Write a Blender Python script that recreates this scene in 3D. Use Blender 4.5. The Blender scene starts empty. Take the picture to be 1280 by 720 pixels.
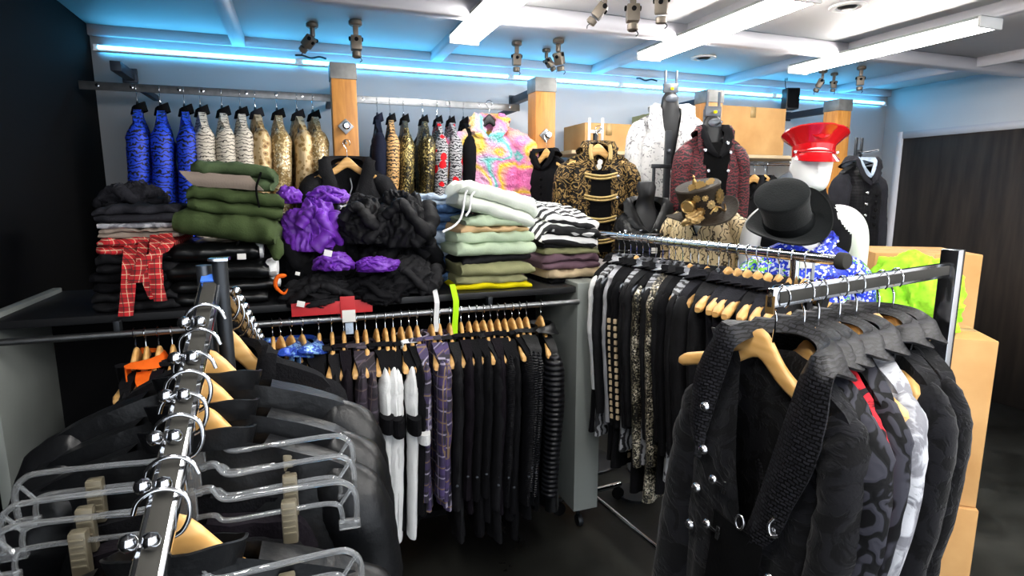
import bpy, bmesh, math, random
from mathutils import Vector, Matrix, Quaternion, noise as mn

SC = bpy.context.scene
COL = SC.collection
PI = math.pi
R_ = math.radians
random.seed(7)

# ------------------------------------------------------------------ camera
CAM_H = 1.65
PITCH = R_(9.4)
FPX = 725.0
cam_d = bpy.data.cameras.new('camera')
cam_d.sensor_width = 36.0
cam_d.lens = FPX / 1280 * 36.0
cam_d.clip_start = 0.02
cam = bpy.data.objects.new('camera', cam_d)
COL.objects.link(cam)
cam.location = (0, 0, CAM_H)
cam.rotation_euler = (PI / 2 - PITCH, 0, 0)
SC.camera = cam

# the room: its back wall runs 20 degrees off the view; s = along the wall, t = out from the wall
YAW = R_(20)
CW, SW = math.cos(YAW), math.sin(YAW)
WALL_Y = 4.3
CEIL = 2.57


def room(s, t, z=0.0):
    return Vector((s * CW + t * SW, WALL_Y + s * SW - t * CW, z))


def ray(px, py):
    v = (360 - py) / FPX
    return Vector(((px - 640) / FPX, math.cos(PITCH) + v * math.sin(PITCH), -math.sin(PITCH) + v * math.cos(PITCH)))


def at_y(px, py, y):
    d = ray(px, py)
    k = y / d.y
    return Vector((d.x * k, y, CAM_H + d.z * k))


def at_z(px, py, z):
    d = ray(px, py)
    k = (z - CAM_H) / d.z
    return Vector((d.x * k, d.y * k, z))


def at_t(px, py, t):
    """where the sight line of a measured point meets the plane t metres out from the back wall"""
    d = ray(px, py)
    y = (WALL_Y * CW - t) / (CW - d.x / d.y * SW)
    return at_y(px, py, y)


# ------------------------------------------------------------------ tags
def tag(o, label=None, cat=None, group=None, kind=None):
    if label: o['label'] = label
    if cat: o['category'] = cat
    if group: o['group'] = group
    if kind: o['kind'] = kind
    return o


def empty(name, loc=(0, 0, 0), rz=0.0, label=None, cat=None, group=None):
    o = bpy.data.objects.new(name, None)
    o.empty_display_size = 0.05
    COL.objects.link(o)
    o.location = loc
    o.rotation_euler = (0, 0, rz)
    return tag(o, label, cat, group)


def dup(o, parent=None):
    c = o.copy()
    COL.objects.link(c)
    if parent is not None:
        c.parent = parent
    for ch in o.children:
        dup(ch, c)
    return c


ORD = ['first', 'second', 'third', 'fourth', 'fifth', 'sixth', 'seventh', 'eighth', 'ninth', 'tenth', 'eleventh', 'twelfth',
       'thirteenth', 'fourteenth', 'fifteenth', 'sixteenth', 'seventeenth', 'eighteenth', 'nineteenth', 'twentieth']


# ------------------------------------------------------------------ mesh helpers
def catmull(pts, n):
    P = [Vector(p) for p in pts]
    P = [P[0] * 2 - P[1]] + P + [P[-1] * 2 - P[-2]]
    m = len(P) - 3
    out = []
    for i in range(n + 1):
        x = i / n * m
        k = min(int(x), m - 1)
        t = x - k
        a, b, c, d = P[k], P[k + 1], P[k + 2], P[k + 3]
        out.append(0.5 * ((2 * b) + (c - a) * t + (2 * a - 5 * b + 4 * c - d) * t * t + (3 * b - a - 3 * c + d) * t ** 3))
    return out


def lerp(a, b, t):
    return a + (b - a) * t


def sm(x, a=0.0, b=1.0):
    t = max(0.0, min(1.0, (x - a) / (b - a)))
    return t * t * (3 - 2 * t)


def table(x, pts):
    if x <= pts[0][0]: return pts[0][1]
    for (x0, y0), (x1, y1) in zip(pts, pts[1:]):
        if x <= x1:
            return lerp(y0, y1, sm((x - x0) / (x1 - x0)))
    return pts[-1][1]


def nz(x, y, z):
    return mn.noise(Vector((x, y, z)))


class MB:
    def __init__(self):
        self.v, self.f = [], []

    def add(self, vs, fs):
        b = len(self.v)
        self.v += [Vector(p) for p in vs]
        self.f += [tuple(b + i for i in f) for f in fs]
        return self

    def box(self, c, s, rot=None, bev=0.0, seg=2):
        bm = bmesh.new()
        bmesh.ops.create_cube(bm, size=1)
        for v in bm.verts:
            v.co = Vector((v.co.x * s[0], v.co.y * s[1], v.co.z * s[2]))
        if bev > 0:
            bmesh.ops.bevel(bm, geom=bm.edges[:], offset=bev, segments=seg, profile=0.6, affect='EDGES')
        bm.verts.index_update()
        M = rot if rot is not None else Matrix.Identity(3)
        self.add([M @ v.co + Vector(c) for v in bm.verts], [[v.index for v in f.verts] for f in bm.faces])
        bm.free()
        return self

    def rings(self, rings, cap0=True, cap1=True, closed=False):
        n = len(rings[0])
        b = len(self.v)
        for r in rings:
            self.v += [Vector(p) for p in r]
        m = len(rings)
        for i in range(m if closed else m - 1):
            a, c = b + i * n, b + ((i + 1) % m) * n
            for j in range(n):
                k = (j + 1) % n
                self.f.append((a + j, a + k, c + k, c + j))
        if not closed:
            if cap0: self.f.append(tuple(b + j for j in reversed(range(n))))
            if cap1: self.f.append(tuple(b + (m - 1) * n + j for j in range(n)))
        return self

    def tube(self, pts, r, seg=10, up=(0, 0, 1), flat=1.0, closed=False, caps=True):
        P = [Vector(p) for p in pts]
        n = len(P)
        rr = r if isinstance(r, (list, tuple)) else [r] * n
        out = []
        prev = None
        for i in range(n):
            t = (P[(i + 1) % n] - P[i - 1]) if closed else (P[min(i + 1, n - 1)] - P[max(i - 1, 0)])
            t = t.normalized() if t.length > 1e-9 else Vector((0, 0, 1))
            if prev is None:
                u = Vector(up)
                if abs(u.dot(t)) > 0.95: u = Vector((1, 0, 0)) if abs(t.x) < 0.9 else Vector((0, 1, 0))
            else:
                u = prev
            u = (u - t * u.dot(t)).normalized()
            prev = u
            w = t.cross(u)
            out.append([P[i] + (u * math.cos(2 * PI * j / seg) * flat + w * math.sin(2 * PI * j / seg)) * rr[i] for j in range(seg)])
        return self.rings(out, caps, caps, closed)

    def lathe(self, prof, seg=32, M=None, o=(0, 0, 0), cap0=True, cap1=True, ex=1.0, ey=1.0, close=False):
        M = M if M is not None else Matrix.Identity(3)
        o = Vector(o)
        rs = []
        for (r, z) in prof:
            rs.append([M @ Vector((r * ex * math.cos(2 * PI * j / seg), r * ey * math.sin(2 * PI * j / seg), z)) + o for j in range(seg)])
        return self.rings(rs, cap0, cap1, close)

    def prism(self, poly, y0, y1, M=None, o=(0, 0, 0)):
        """polygon in x,z extruded along y"""
        M = M if M is not None else Matrix.Identity(3)
        o = Vector(o)
        n = len(poly)
        vs = [M @ Vector((x, y0, z)) + o for x, z in poly] + [M @ Vector((x, y1, z)) + o for x, z in poly]
        fs = [tuple(range(n)), tuple(reversed(range(n, 2 * n)))]
        for i in range(n):
            k = (i + 1) % n
            fs.append((i, n + i, n + k, k))
        return self.add(vs, fs)

    def sheet(self, grid, th, nrm=None):
        """grid of points (rows) made into a thin solid cloth strip of thickness th"""
        rows, cols = len(grid), len(grid[0])
        G = [[Vector(p) for p in r] for r in grid]
        back = []
        for i in range(rows):
            rr = []
            for j in range(cols):
                a = G[min(i + 1, rows - 1)][j] - G[max(i - 1, 0)][j]
                b = G[i][min(j + 1, cols - 1)] - G[i][max(j - 1, 0)]
                n = a.cross(b)
                n = n.normalized() if n.length > 1e-12 else Vector((0, 0, 1))
                rr.append(G[i][j] + n * th)
            back.append(rr)
        b0 = len(self.v)
        for r in G: self.v += r
        for r in back: self.v += r
        N = rows * cols
        ix = lambda i, j, s: b0 + s * N + i * cols + j
        for i in range(rows - 1):
            for j in range(cols - 1):
                self.f.append((ix(i, j, 0), ix(i, j + 1, 0), ix(i + 1, j + 1, 0), ix(i + 1, j, 0)))
                self.f.append((ix(i, j, 1), ix(i + 1, j, 1), ix(i + 1, j + 1, 1), ix(i, j + 1, 1)))
        for i in range(rows - 1):
            self.f.append((ix(i, 0, 0), ix(i + 1, 0, 0), ix(i + 1, 0, 1), ix(i, 0, 1)))
            self.f.append((ix(i, cols - 1, 0), ix(i, cols - 1, 1), ix(i + 1, cols - 1, 1), ix(i + 1, cols - 1, 0)))
        for j in range(cols - 1):
            self.f.append((ix(0, j, 0), ix(0, j, 1), ix(0, j + 1, 1), ix(0, j + 1, 0)))
            self.f.append((ix(rows - 1, j, 0), ix(rows - 1, j + 1, 0), ix(rows - 1, j + 1, 1), ix(rows - 1, j, 1)))
        return self

    def mesh(self, name, mat, smooth=True, angle=None):
        me = bpy.data.meshes.new(name)
        me.from_pydata([tuple(v) for v in self.v], [], self.f)
        me.update()
        bm = bmesh.new()
        bm.from_mesh(me)
        bmesh.ops.recalc_face_normals(bm, faces=bm.faces)
        if angle is not None:
            for e in bm.edges:
                if len(e.link_faces) == 2 and e.calc_face_angle(0) > R_(angle):
                    e.smooth = False
        bm.to_mesh(me)
        bm.free()
        if smooth:
            me.polygons.foreach_set('use_smooth', [True] * len(me.polygons))
        if mat is not None:
            me.materials.append(mat)
        return me

    def obj(self, name, mat, parent=None, smooth=True, angle=35, loc=None, rz=None):
        o = bpy.data.objects.new(name, self.mesh(name, mat, smooth, angle))
        COL.objects.link(o)
        if parent is not None: o.parent = parent
        if loc is not None: o.location = loc
        if rz is not None: o.rotation_euler = (0, 0, rz)
        return o


def rotz(a):
    return Matrix.Rotation(a, 3, 'Z')


def axis_rot(axis, spin=0.0):
    return Vector((0, 0, 1)).rotation_difference(Vector(axis).normalized()).to_matrix() @ rotz(spin)


# ------------------------------------------------------------------ materials
def C(h):
    h = h.lstrip('#')
    def l(c):
        c /= 255
        return c / 12.92 if c <= 0.04045 else ((c + 0.055) / 1.055) ** 2.4
    return (l(int(h[0:2], 16)), l(int(h[2:4], 16)), l(int(h[4:6], 16)), 1.0)


class NT:
    def __init__(self, name, rough=0.6, metal=0.0, col=None, sheen=0.0, spec=None):
        self.m = bpy.data.materials.new(name)
        self.m.use_nodes = True
        self.t = self.m.node_tree
        self.t.nodes.clear()
        self.out = self.n('ShaderNodeOutputMaterial')
        self.b = self.n('ShaderNodeBsdfPrincipled')
        self.l(self.b.outputs[0], self.out.inputs[0])
        self.set('Roughness', rough)
        self.set('Metallic', metal)
        if col is not None: self.set('Base Color', col)
        if sheen:
            self.set('Sheen Weight', sheen)
            self.set('Sheen Roughness', 0.5)
        if spec is not None: self.set('Specular IOR Level', spec)
        self._v = None

    def n(self, t, **k):
        x = self.t.nodes.new(t)
        for a, b in k.items(): setattr(x, a, b)
        return x

    def l(self, a, b):
        self.t.links.new(a, b)

    def put(self, sock, val):
        if isinstance(val, bpy.types.NodeSocket): self.l(val, sock)
        else: sock.default_value = val

    def set(self, name, val):
        self.put(self.b.inputs[name], val)

    def vec(self, shift=True, scale=None):
        tc = self.n('ShaderNodeTexCoord')
        v = tc.outputs['Object']
        if shift:
            oi = self.n('ShaderNodeObjectInfo')
            k = self.math('MULTIPLY', oi.outputs['Random'], 7.0)
            a = self.n('ShaderNodeVectorMath', operation='ADD')
            self.l(v, a.inputs[0]); self.l(k, a.inputs[1])
            v = a.outputs[0]
        if scale is not None:
            a = self.n('ShaderNodeVectorMath', operation='MULTIPLY')
            self.l(v, a.inputs[0]); a.inputs[1].default_value = scale
            v = a.outputs[0]
        return v

    def math(self, op, a, b=0.0, clamp=False):
        x = self.n('ShaderNodeMath', operation=op)
        x.use_clamp = clamp
        self.put(x.inputs[0], a); self.put(x.inputs[1], b)
        return x.outputs[0]

    def noise(self, v, scale, detail=2.0, rough=0.5, dist=0.0, out=0):
        x = self.n('ShaderNodeTexNoise')
        self.l(v, x.inputs['Vector'])
        x.inputs['Scale'].default_value = scale
        x.inputs['Detail'].default_value = detail
        x.inputs['Roughness'].default_value = rough
        x.inputs['Distortion'].default_value = dist
        return x.outputs[out]

    def voro(self, v, scale, feature='F1', rnd=1.0, out='Distance'):
        x = self.n('ShaderNodeTexVoronoi', feature=feature)
        self.l(v, x.inputs['Vector'])
        x.inputs['Scale'].default_value = scale
        x.inputs['Randomness'].default_value = rnd
        return x.outputs[out]

    def wave(self, v, scale, dist=0.0, detail=2.0, dscale=1.0, d='Z', t='BANDS', prof='SIN'):
        x = self.n('ShaderNodeTexWave', wave_type=t, wave_profile=prof)
        if t == 'BANDS': x.bands_direction = d
        self.l(v, x.inputs['Vector'])
        x.inputs['Scale'].default_value = scale
        x.inputs['Distortion'].default_value = dist
        x.inputs['Detail'].default_value = detail
        x.inputs['Detail Scale'].default_value = dscale
        return x.outputs['Fac']

    def warp(self, v, scale, amt):
        c = self.noise(v, scale, 2.0, out=1)
        a = self.n('ShaderNodeVectorMath', operation='MULTIPLY_ADD')
        self.l(c, a.inputs[0]); a.inputs[1].default_value = (amt,) * 3; self.l(v, a.inputs[2])
        return a.outputs[0]

    def ramp(self, fac, stops, interp='LINEAR'):
        x = self.n('ShaderNodeValToRGB')
        x.color_ramp.interpolation = interp
        e = x.color_ramp.elements
        while len(e) > 1: e.remove(e[-1])
        e[0].position, e[0].color = stops[0][0], stops[0][1]
        for p, c in stops[1:]:
            k = e.new(p); k.color = c
        self.put(x.inputs[0], fac)
        return x.outputs[0]

    def mix(self, fac, a, b, mode='MIX'):
        x = self.n('ShaderNodeMix', data_type='RGBA', blend_type=mode)
        self.put(x.inputs[0], fac); self.put(x.inputs[6], a); self.put(x.inputs[7], b)
        return x.outputs[2]

    def bump(self, h, strength=0.3, dist=0.004):
        x = self.n('ShaderNodeBump')
        x.inputs['Strength'].default_value = strength
        x.inputs['Distance'].default_value = dist
        self.put(x.inputs['Height'], h)
        self.l(x.outputs[0], self.b.inputs['Normal'])

    def xyz(self, v):
        x = self.n('ShaderNodeSeparateXYZ')
        self.l(v, x.inputs[0])
        return x.outputs


W1 = (1, 1, 1, 1)


def G(v):
    return (v, v, v, 1)


def plain(name, col, rough=0.6, metal=0.0, var=0.0, vs=8.0, bump=0.0, bs=60.0, sheen=0.0, spec=None, coat=0.0):
    if spec is None and not metal and rough >= .6: spec = .12
    m = NT(name, rough, metal, C(col), sheen, spec)
    if var or bump:
        v = m.vec()
        if var:
            c = C(col)
            lo = tuple(x * (1 - var) for x in c[:3]) + (1,)
            hi = tuple(min(1, x * (1 + var)) for x in c[:3]) + (1,)
            m.set('Base Color', m.ramp(m.noise(v, vs, 4.0), [(0.3, lo), (0.7, hi)]))
        if bump:
            m.bump(m.noise(v, bs, 4.0), bump)
    if coat:
        m.set('Coat Weight', coat); m.set('Coat Roughness', 0.1)
    return m.m


def striped(name, c_dark, c_light, scale=9.0, dist=7.0, thr=0.42, rough=0.55, metal=0.0, d='Z', sparkle=0.0, soft=0.06):
    m = NT(name, rough, metal)
    v = m.vec()
    w = m.wave(v, scale, dist, 2.0, 2.2, d)
    col = m.ramp(w, [(max(0, thr - soft), C(c_dark)), (thr + soft, C(c_light))])
    if sparkle:
        vc = m.voro(v, 160.0, out='Color')
        s = m.xyz(vc)[0]
        col = m.mix(m.math('GREATER_THAN', s, 1 - sparkle), col, W1)
        m.bump(s, 0.5, 0.004)
    else:
        m.bump(m.noise(v, 90.0), 0.3, 0.003)
    m.set('Base Color', col)
    return m.m


def sequin(name, cols, scale=130.0, rough=0.3, metal=0.6, blot=6.0, wr=0.22):
    """small glinting discs, colour in blotches"""
    m = NT(name, rough, metal)
    v = m.vec()
    x = m.n('ShaderNodeTexVoronoi', feature='F1')
    m.l(v, x.inputs['Vector']); x.inputs['Scale'].default_value = scale
    r = m.xyz(x.outputs['Color'])[0]
    n = m.noise(m.warp(v, 3.0, 0.1), blot, 3.0)
    k = m.math('ADD', n, m.math('MULTIPLY', m.math('SUBTRACT', r, 0.5), wr))
    st = [(0.3 + 0.4 * i / max(1, len(cols) - 1), C(c)) for i, c in enumerate(cols)]
    m.set('Base Color', m.ramp(k, st, 'CONSTANT' if len(cols) > 2 else 'LINEAR'))
    m.bump(r, 0.8, 0.006)
    return m.m


def leopard(name, base, spot, ring, scale=26.0, rough=0.6, metal=0.0, bump=0.3):
    m = NT(name, rough, metal)
    v = m.warp(m.vec(), 12.0, 0.03)
    d = m.voro(v, scale)
    m.set('Base Color', m.ramp(d, [(0.0, C(spot)), (0.22, C(ring)), (0.46, C(base))], 'CONSTANT'))
    m.bump(m.noise(v, 120.0), bump, 0.003)
    return m.m


def swirl(name, lo, hi, scale=9.0, rough=0.6, metal=0.0, thr=0.5, dist=3.0, soft=0.05, bump=0.3, hi2=None):
    """brocade: curling raised figures on a darker ground"""
    m = NT(name, rough, metal, spec=.15)
    v = m.warp(m.vec(), scale * 0.8, 0.16 / scale * 3)
    n = m.noise(v, scale, 1.5, 0.5, dist)
    w = m.math('FRACT', m.math('MULTIPLY', n, 5.0))
    k = m.math('ABSOLUTE', m.math('SUBTRACT', w, 0.5))
    k = m.math('MULTIPLY', k, 2.0)
    st = [(max(0.0, thr - soft), C(lo)), (thr + soft, C(hi))]
    if hi2: st.append((1.0, C(hi2)))
    m.set('Base Color', m.ramp(k, st))
    m.bump(k, bump, 0.004)
    return m.m


def blotch(name, lo, hi, scale=6.0, thr=0.52, rough=0.8, soft=0.03, dist=1.2, bump=0.5, sheen=0.0):
    """flocked or printed figures in broad patches"""
    m = NT(name, rough, sheen=sheen, spec=.12)
    v = m.vec()
    n = m.noise(v, scale, 3.0, 0.55, dist)
    k = m.ramp(n, [(thr - soft, G(0)), (thr + soft, G(1))])
    m.set('Base Color', m.mix(k, C(lo), C(hi)))
    m.bump(m.mix(0.4, k, m.noise(v, 160.0, out=0)), bump, 0.004)
    return m.m


def plaid(name, base, a, b, c, p=0.11, rough=0.8):
    m = NT(name, rough)
    v = m.warp(m.vec(), 4.0, 0.03)
    X, Y, Z = m.xyz(v)
    X = m.math('ADD', m.math('ADD', X, Y), 20.0)
    Z = m.math('ADD', Z, 20.0)
    def band(coord, period, off, width):
        f = m.math('FRACT', m.math('ADD', m.math('DIVIDE', coord, period), off))
        return m.math('LESS_THAN', f, width)
    col = C(base)
    col = m.mix(m.math('MULTIPLY', m.math('ADD', band(X, p, 0.0, 0.42), band(Z, p, 0.0, 0.42)), 0.5), col, C(a))
    col = m.mix(m.math('MULTIPLY', m.math('MAXIMUM', band(X, p, 0.2, 0.07), band(Z, p, 0.2, 0.07)), 0.75), col, C(b))
    col = m.mix(m.math('MULTIPLY', m.math('MAXIMUM', band(X, p, 0.7, 0.06), band(Z, p, 0.7, 0.06)), 0.85), col, C(c))
    m.set('Base Color', col)
    m.bump(m.noise(v, 120.0), 0.3, 0.002)
    return m.m


def ribbed(name, col, scale=40.0, rough=0.45, d='Z', strength=0.9, hi=None, dist=0.0, spec=None):
    m = NT(name, rough, spec=spec)
    v = m.vec()
    w = m.wave(v, scale, dist, 1.0, 1.0, d)
    m.set('Base Color', m.ramp(w, [(0.2, tuple(x * 0.5 for x in C(col)[:3]) + (1,)), (0.8, C(hi or col))]))
    m.bump(w, strength, 0.006)
    return m.m


def metal(name, col, rough=0.2):
    return plain(name, col, rough, 1.0)


def emit(name, col, strength):
    m = bpy.data.materials.new(name)
    m.use_nodes = True
    t = m.node_tree
    t.nodes.clear()
    o = t.nodes.new('ShaderNodeOutputMaterial')
    e = t.nodes.new('ShaderNodeEmission')
    e.inputs[0].default_value = col
    e.inputs[1].default_value = strength
    t.links.new(e.outputs[0], o.inputs[0])
    return m


M = {}
M['chrome'] = metal('chrome', '#d8dade', 0.12)
M['steel'] = plain('brushed steel', '#8a8c8e', 0.38, 1.0, var=0.15, vs=30)
M['grey_paint'] = plain('grey painted metal', '#8d928e', 0.5, 0.15, var=0.06, vs=6)
M['dark_metal'] = plain('dark metal', '#34373b', 0.4, 0.7, var=0.1)
M['gun_metal'] = plain('gun metal', '#5c6066', 0.35, 0.85)
M['black_plastic'] = plain('black plastic', '#101114', 0.45)
M['matt_black'] = plain('matt black', '#0b0b0d', 0.85)
M['hanger_wood'] = None
m = NT('pale lacquered wood', 0.38)
v = m.vec(True, (1, 1, 5))
m.set('Base Color', m.ramp(m.wave(v, 3.0, 5.0, 3.0, 2.0, 'Z'), [(0.0, C('#d9a55f')), (1.0, C('#e6b672'))]))
M['hanger_wood'] = m.m
m = NT('post wood', 0.5)
v = m.vec(True, (1, 1, 0.12))
g = m.noise(v, 22.0, 5.0, 0.6, 1.2)
m.set('Base Color', m.ramp(g, [(0.25, C('#9c6226')), (0.55, C('#bd8139')), (0.8, C('#cb944c'))]))
m.bump(g, 0.15, 0.003)
M['post_wood'] = m.m
M['brown_panel'] = plain('brown inlay', '#6b5330', 0.6, var=0.15, vs=40)
M['slot_grey'] = plain('grey slot inlay', '#33322f', 0.6)
m = NT('clear plastic', 0.06, 0.0, (0.93, 0.95, 0.96, 1))
m.set('Transmission Weight', 0.93); m.set('IOR', 1.46)
M['clear'] = m.m
m = NT('cardboard', 0.85)
v = m.vec()
m.set('Base Color', m.ramp(m.noise(v, 5.0, 5.0), [(0.3, C('#b98a52')), (0.7, C('#cfa269'))]))
m.bump(m.wave(m.vec(), 60.0, 0.3, 1.0, 1.0, 'Z'), 0.05, 0.001)
M['cardboard'] = m.m
M['tape'] = plain('box tape', '#b89a68', 0.35)
M['white_paint'] = plain('white painted metal', '#e8e8e6', 0.45)
M['mannequin'] = plain('white mannequin shell', '#efefec', 0.35)
M['tag_white'] = plain('white tag card', '#eceae4', 0.7)
M['tag_red'] = plain('red card', '#c2262b', 0.55)
# cloths
M['black'] = plain('black cloth', '#0d0d10', 0.85, var=0.25, vs=14, bump=0.5, bs=220)
M['black2'] = plain('washed black cloth', '#131316', 0.75, var=0.3, vs=9, bump=0.5, bs=120, spec=.2)
M['charcoal'] = plain('charcoal wool', '#26262b', 0.95, var=0.25, vs=16, bump=0.6, bs=200)
M['deep_black'] = plain('deep black cloth', '#050506', 0.9, bump=0.3, bs=150)
M['dark_purple_black'] = plain('black with plum cast', '#130f15', 0.85, var=0.25, vs=10, bump=0.4, bs=160)
M['leather'] = plain('black leather', '#0d0e10', 0.36, var=0.2, vs=6, bump=0.3, bs=70, spec=0.28)
M['pleather'] = plain('shiny black leatherette', '#08090a', 0.3, bump=0.12, bs=30, spec=.35)
M['navy'] = plain('dark navy cloth', '#171b2b', 0.8, var=0.2, vs=12, bump=0.4, bs=150)
M['ribbed_leather'] = ribbed('ribbed black leather', '#17181c', 28.0, 0.38, hi='#1c1d22', spec=.3)
M['ribbed_fine'] = ribbed('finely ribbed black', '#15151a', 55.0, 0.5, hi='#1a1a1f', spec=.2)
M['ribbed_wide'] = ribbed('quilted black leather', '#0e0f12', 15.0, 0.34, hi='#1c1d22', dist=0.6, spec=.3)
M['black_lace'] = plain('gathered black cloth', '#121215', 0.65, var=0.4, vs=30, bump=0.6, bs=60, spec=.2)
M['blue_zebra'] = striped('blue zebra print', '#060818', '#1c46d8', 15.0, 9.0, 0.30, 0.6)
M['white_tiger'] = striped('cream tiger print', '#4a4238', '#dfd5c4', 17.0, 6.5, 0.14, 0.7)
M['gold_leopard'] = leopard('gold glitter leopard', '#d6ba8c', '#6d4a22', '#a38350', 34.0, 0.35, 0.25, 0.8)
M['gold_sequin'] = sequin('gold sequins', ['#9c8050', '#d6bb86', '#f7ecd0'], 120.0, 0.35, 0.2, 10.0, 0.6)
M['gold_tiger'] = striped('golden tiger print', '#1d150d', '#cda066', 16.0, 7.0, 0.28, 0.6)
M['gold_black'] = sequin('black and gold sequins', ['#17140d', '#5d5028', '#c4b070'], 130.0, 0.35, 0.3, 8.0, 0.6)
m = NT('grey zebra print with scarlet blooms', 0.7, spec=.2)
v = m.vec()
zb = m.ramp(m.wave(v, 18.0, 8.0, 2.0, 2.2, 'Z'), [(0.25, C('#2a2a2e')), (0.42, C('#a9a9ac'))])
rd = m.voro(m.warp(v, 14.0, 0.03), 13.0)
m.set('Base Color', m.mix(m.math('LESS_THAN', rd, 0.33), zb, C('#cf131e')))
M['red_leopard'] = m.m
M['white_print'] = blotch('white brocade', '#77777c', '#dddcdb', 30.0, 0.40, 0.6, 0.05, 2.0)
M['red_print'] = striped('black and dark red print', '#10060a', '#651a24', 18.0, 10.0, 0.55, 0.7)
M['cream_print'] = striped('cream crackle print', '#4a3b25', '#dcc699', 14.0, 10.0, 0.16, 0.6, d='X')
M['blue_sequin'] = sequin('blue and green sequins', ['#101a86', '#1d33c8', '#2448e0', '#dfe8ff', '#1d33c8', '#76c83a', '#8fdc3a'], 120.0, 0.35, 0.3, 4.0)
M['lightblue_sequin'] = sequin('pale blue sequins', ['#2b4fb8', '#86b5e6', '#d8ecf8'], 140.0, 0.3, 0.4)
M['silver_sequin'] = sequin('silver mesh sequins', ['#15130f', '#8a836f', '#e6decb'], 190.0, 0.35, 0.25, 10.0, 0.55)
M['silver_streak'] = striped('silver streaked knit', '#1b1b1f', '#a4a6ab', 12.0, 6.0, 0.5, 0.5, d='X', soft=0.12)
M['silver_satin'] = ribbed('silver grey satin', '#8e8f96', 3.0, 0.3, 'X', 0.2, '#b9bac0', 2.0)
M['gold_brocade'] = swirl('black and gold brocade', '#0e0b08', '#7c6238', 17.0, 0.6, 0.1, 0.62, 2.0, 0.12, 0.4, '#9c8152')
M['gold_braid'] = ribbed('gold braid', '#b8923f', 90.0, 0.4, 'X', 0.5, '#ecd08a')
M['velvet'] = blotch('black flocked velvet', '#050507', '#131317', 14.0, 0.5, 0.85, 0.04, 2.0, 0.5, 0.1)
M['grey_swirl'] = swirl('black and grey flocked brocade', '#08080a', '#303038', 7.0, 0.7, 0, 0.45, 2.0, 0.08, 0.3)
M['red_brocade'] = blotch('black and crimson brocade', '#161014', '#b3202b', 10.0, 0.46, 0.7, 0.02, 2.5)
M['silver_brocade'] = blotch('grey silver brocade', '#77777d', '#b9babf', 9.0, 0.5, 0.5, 0.06, 3.0)
m = NT('black crocodile weave', 0.45, spec=.25)
v = m.vec(False)
br = m.n('ShaderNodeTexBrick')
br.offset = 0.5
m.l(v, br.inputs['Vector'])
br.inputs['Scale'].default_value = 1.0
br.inputs['Brick Width'].default_value = 0.0125
br.inputs['Row Height'].default_value = 0.0068
br.inputs['Mortar Size'].default_value = 0.0014
br.inputs['Color1'].default_value = C('#1d1d21'); br.inputs['Color2'].default_value = C('#2c2c31'); br.inputs['Mortar'].default_value = C('#050506')
mp = m.n('ShaderNodeMapping'); mp.inputs['Rotation'].default_value = (R_(90), 0, 0)
m.l(m.warp(v, 45.0, 0.010), mp.inputs[0]); m.l(mp.outputs[0], br.inputs['Vector'])
m.set('Base Color', br.outputs['Color']); m.bump(br.outputs['Color'], 1.0, 0.05)
M['croc'] = m.m
M['purple_plaid'] = plaid('purple and grey plaid', '#2a2632', '#4b3d6b', '#a9a2b8', '#8a7350', 0.10)
M['dark_plaid'] = plaid('dark plum plaid', '#221d24', '#342a38', '#544a58', '#5a4c48', 0.09)
M['red_plaid'] = plaid('red plaid', '#cf1f28', '#8a1218', '#e6d8b4', '#1b2a26', 0.034)
M['white_cloth'] = plain('white cloth', '#e9eaea', 0.8, var=0.05, bump=0.4, bs=120)
M['olive'] = plain('olive cotton', '#3d4a2c', 0.9, var=0.15, vs=10, bump=0.4, bs=160)
M['olive2'] = plain('moss green cotton', '#46553a', 0.9, var=0.15, vs=10, bump=0.4, bs=160)
M['taupe'] = plain('taupe lining', '#8d7f74', 0.9, var=0.1, bump=0.3, bs=160)
M['sage'] = plain('sage green cotton', '#b7c8ac', 0.9, var=0.08, vs=8, bump=0.4, bs=140)
M['sage_white'] = plain('off white cotton', '#e6ebe0', 0.9, var=0.05, vs=8, bump=0.4, bs=140)
M['cream'] = plain('cream cotton', '#dcb88c', 0.9, var=0.08, bump=0.4, bs=140)
M['khaki'] = plain('khaki cotton', '#8f8f6a', 0.9, var=0.1, vs=9, bump=0.4, bs=140)
M['mauve'] = plain('mauve cotton', '#6d5560', 0.9, var=0.1, vs=9, bump=0.4, bs=140)
M['beige'] = plain('beige cotton', '#cdb795', 0.9, var=0.08, bump=0.4, bs=140)
M['yellow'] = plain('bright yellow cloth', '#f0de14', 0.7)
M['neon'] = plain('neon yellow green', '#b6f01e', 0.6)
M['neon_fur'] = plain('neon green fur', '#a6ee3a', 0.9, var=0.25, vs=30, bump=0.9, bs=60)
M['denim'] = plain('blue denim', '#4d6a93', 0.9, var=0.35, vs=25, bump=0.5, bs=200)
M['denim_pale'] = plain('pale denim', '#aebdcf', 0.9, var=0.25, vs=25, bump=0.5, bs=200)
M['orange'] = plain('orange cloth', '#e8641a', 0.75, var=0.1, bump=0.3, bs=120)
M['purple'] = plain('purple satin cloth', '#6a2aa6', 0.5, var=0.25, vs=14, bump=0.5, bs=60)
m = NT('black and white stripe', 0.85)
v = m.warp(m.vec(False), 5.0, 0.02)
k = m.math('LESS_THAN', m.math('FRACT', m.math('DIVIDE', m.math('ADD', m.math('ADD', m.xyz(v)[1], m.xyz(v)[2]), 20.0), 0.074)), 0.5)
m.set('Base Color', m.mix(k, C('#17171a'), C('#ecebea')))
M['stripe'] = m.m
m = NT('pastel tie dye fur', 0.9)
v = m.warp(m.vec(False), 5.0, 0.12)
vc = m.voro(v, 6.5, 'SMOOTH_F1', 1.0, 'Color')
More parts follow.
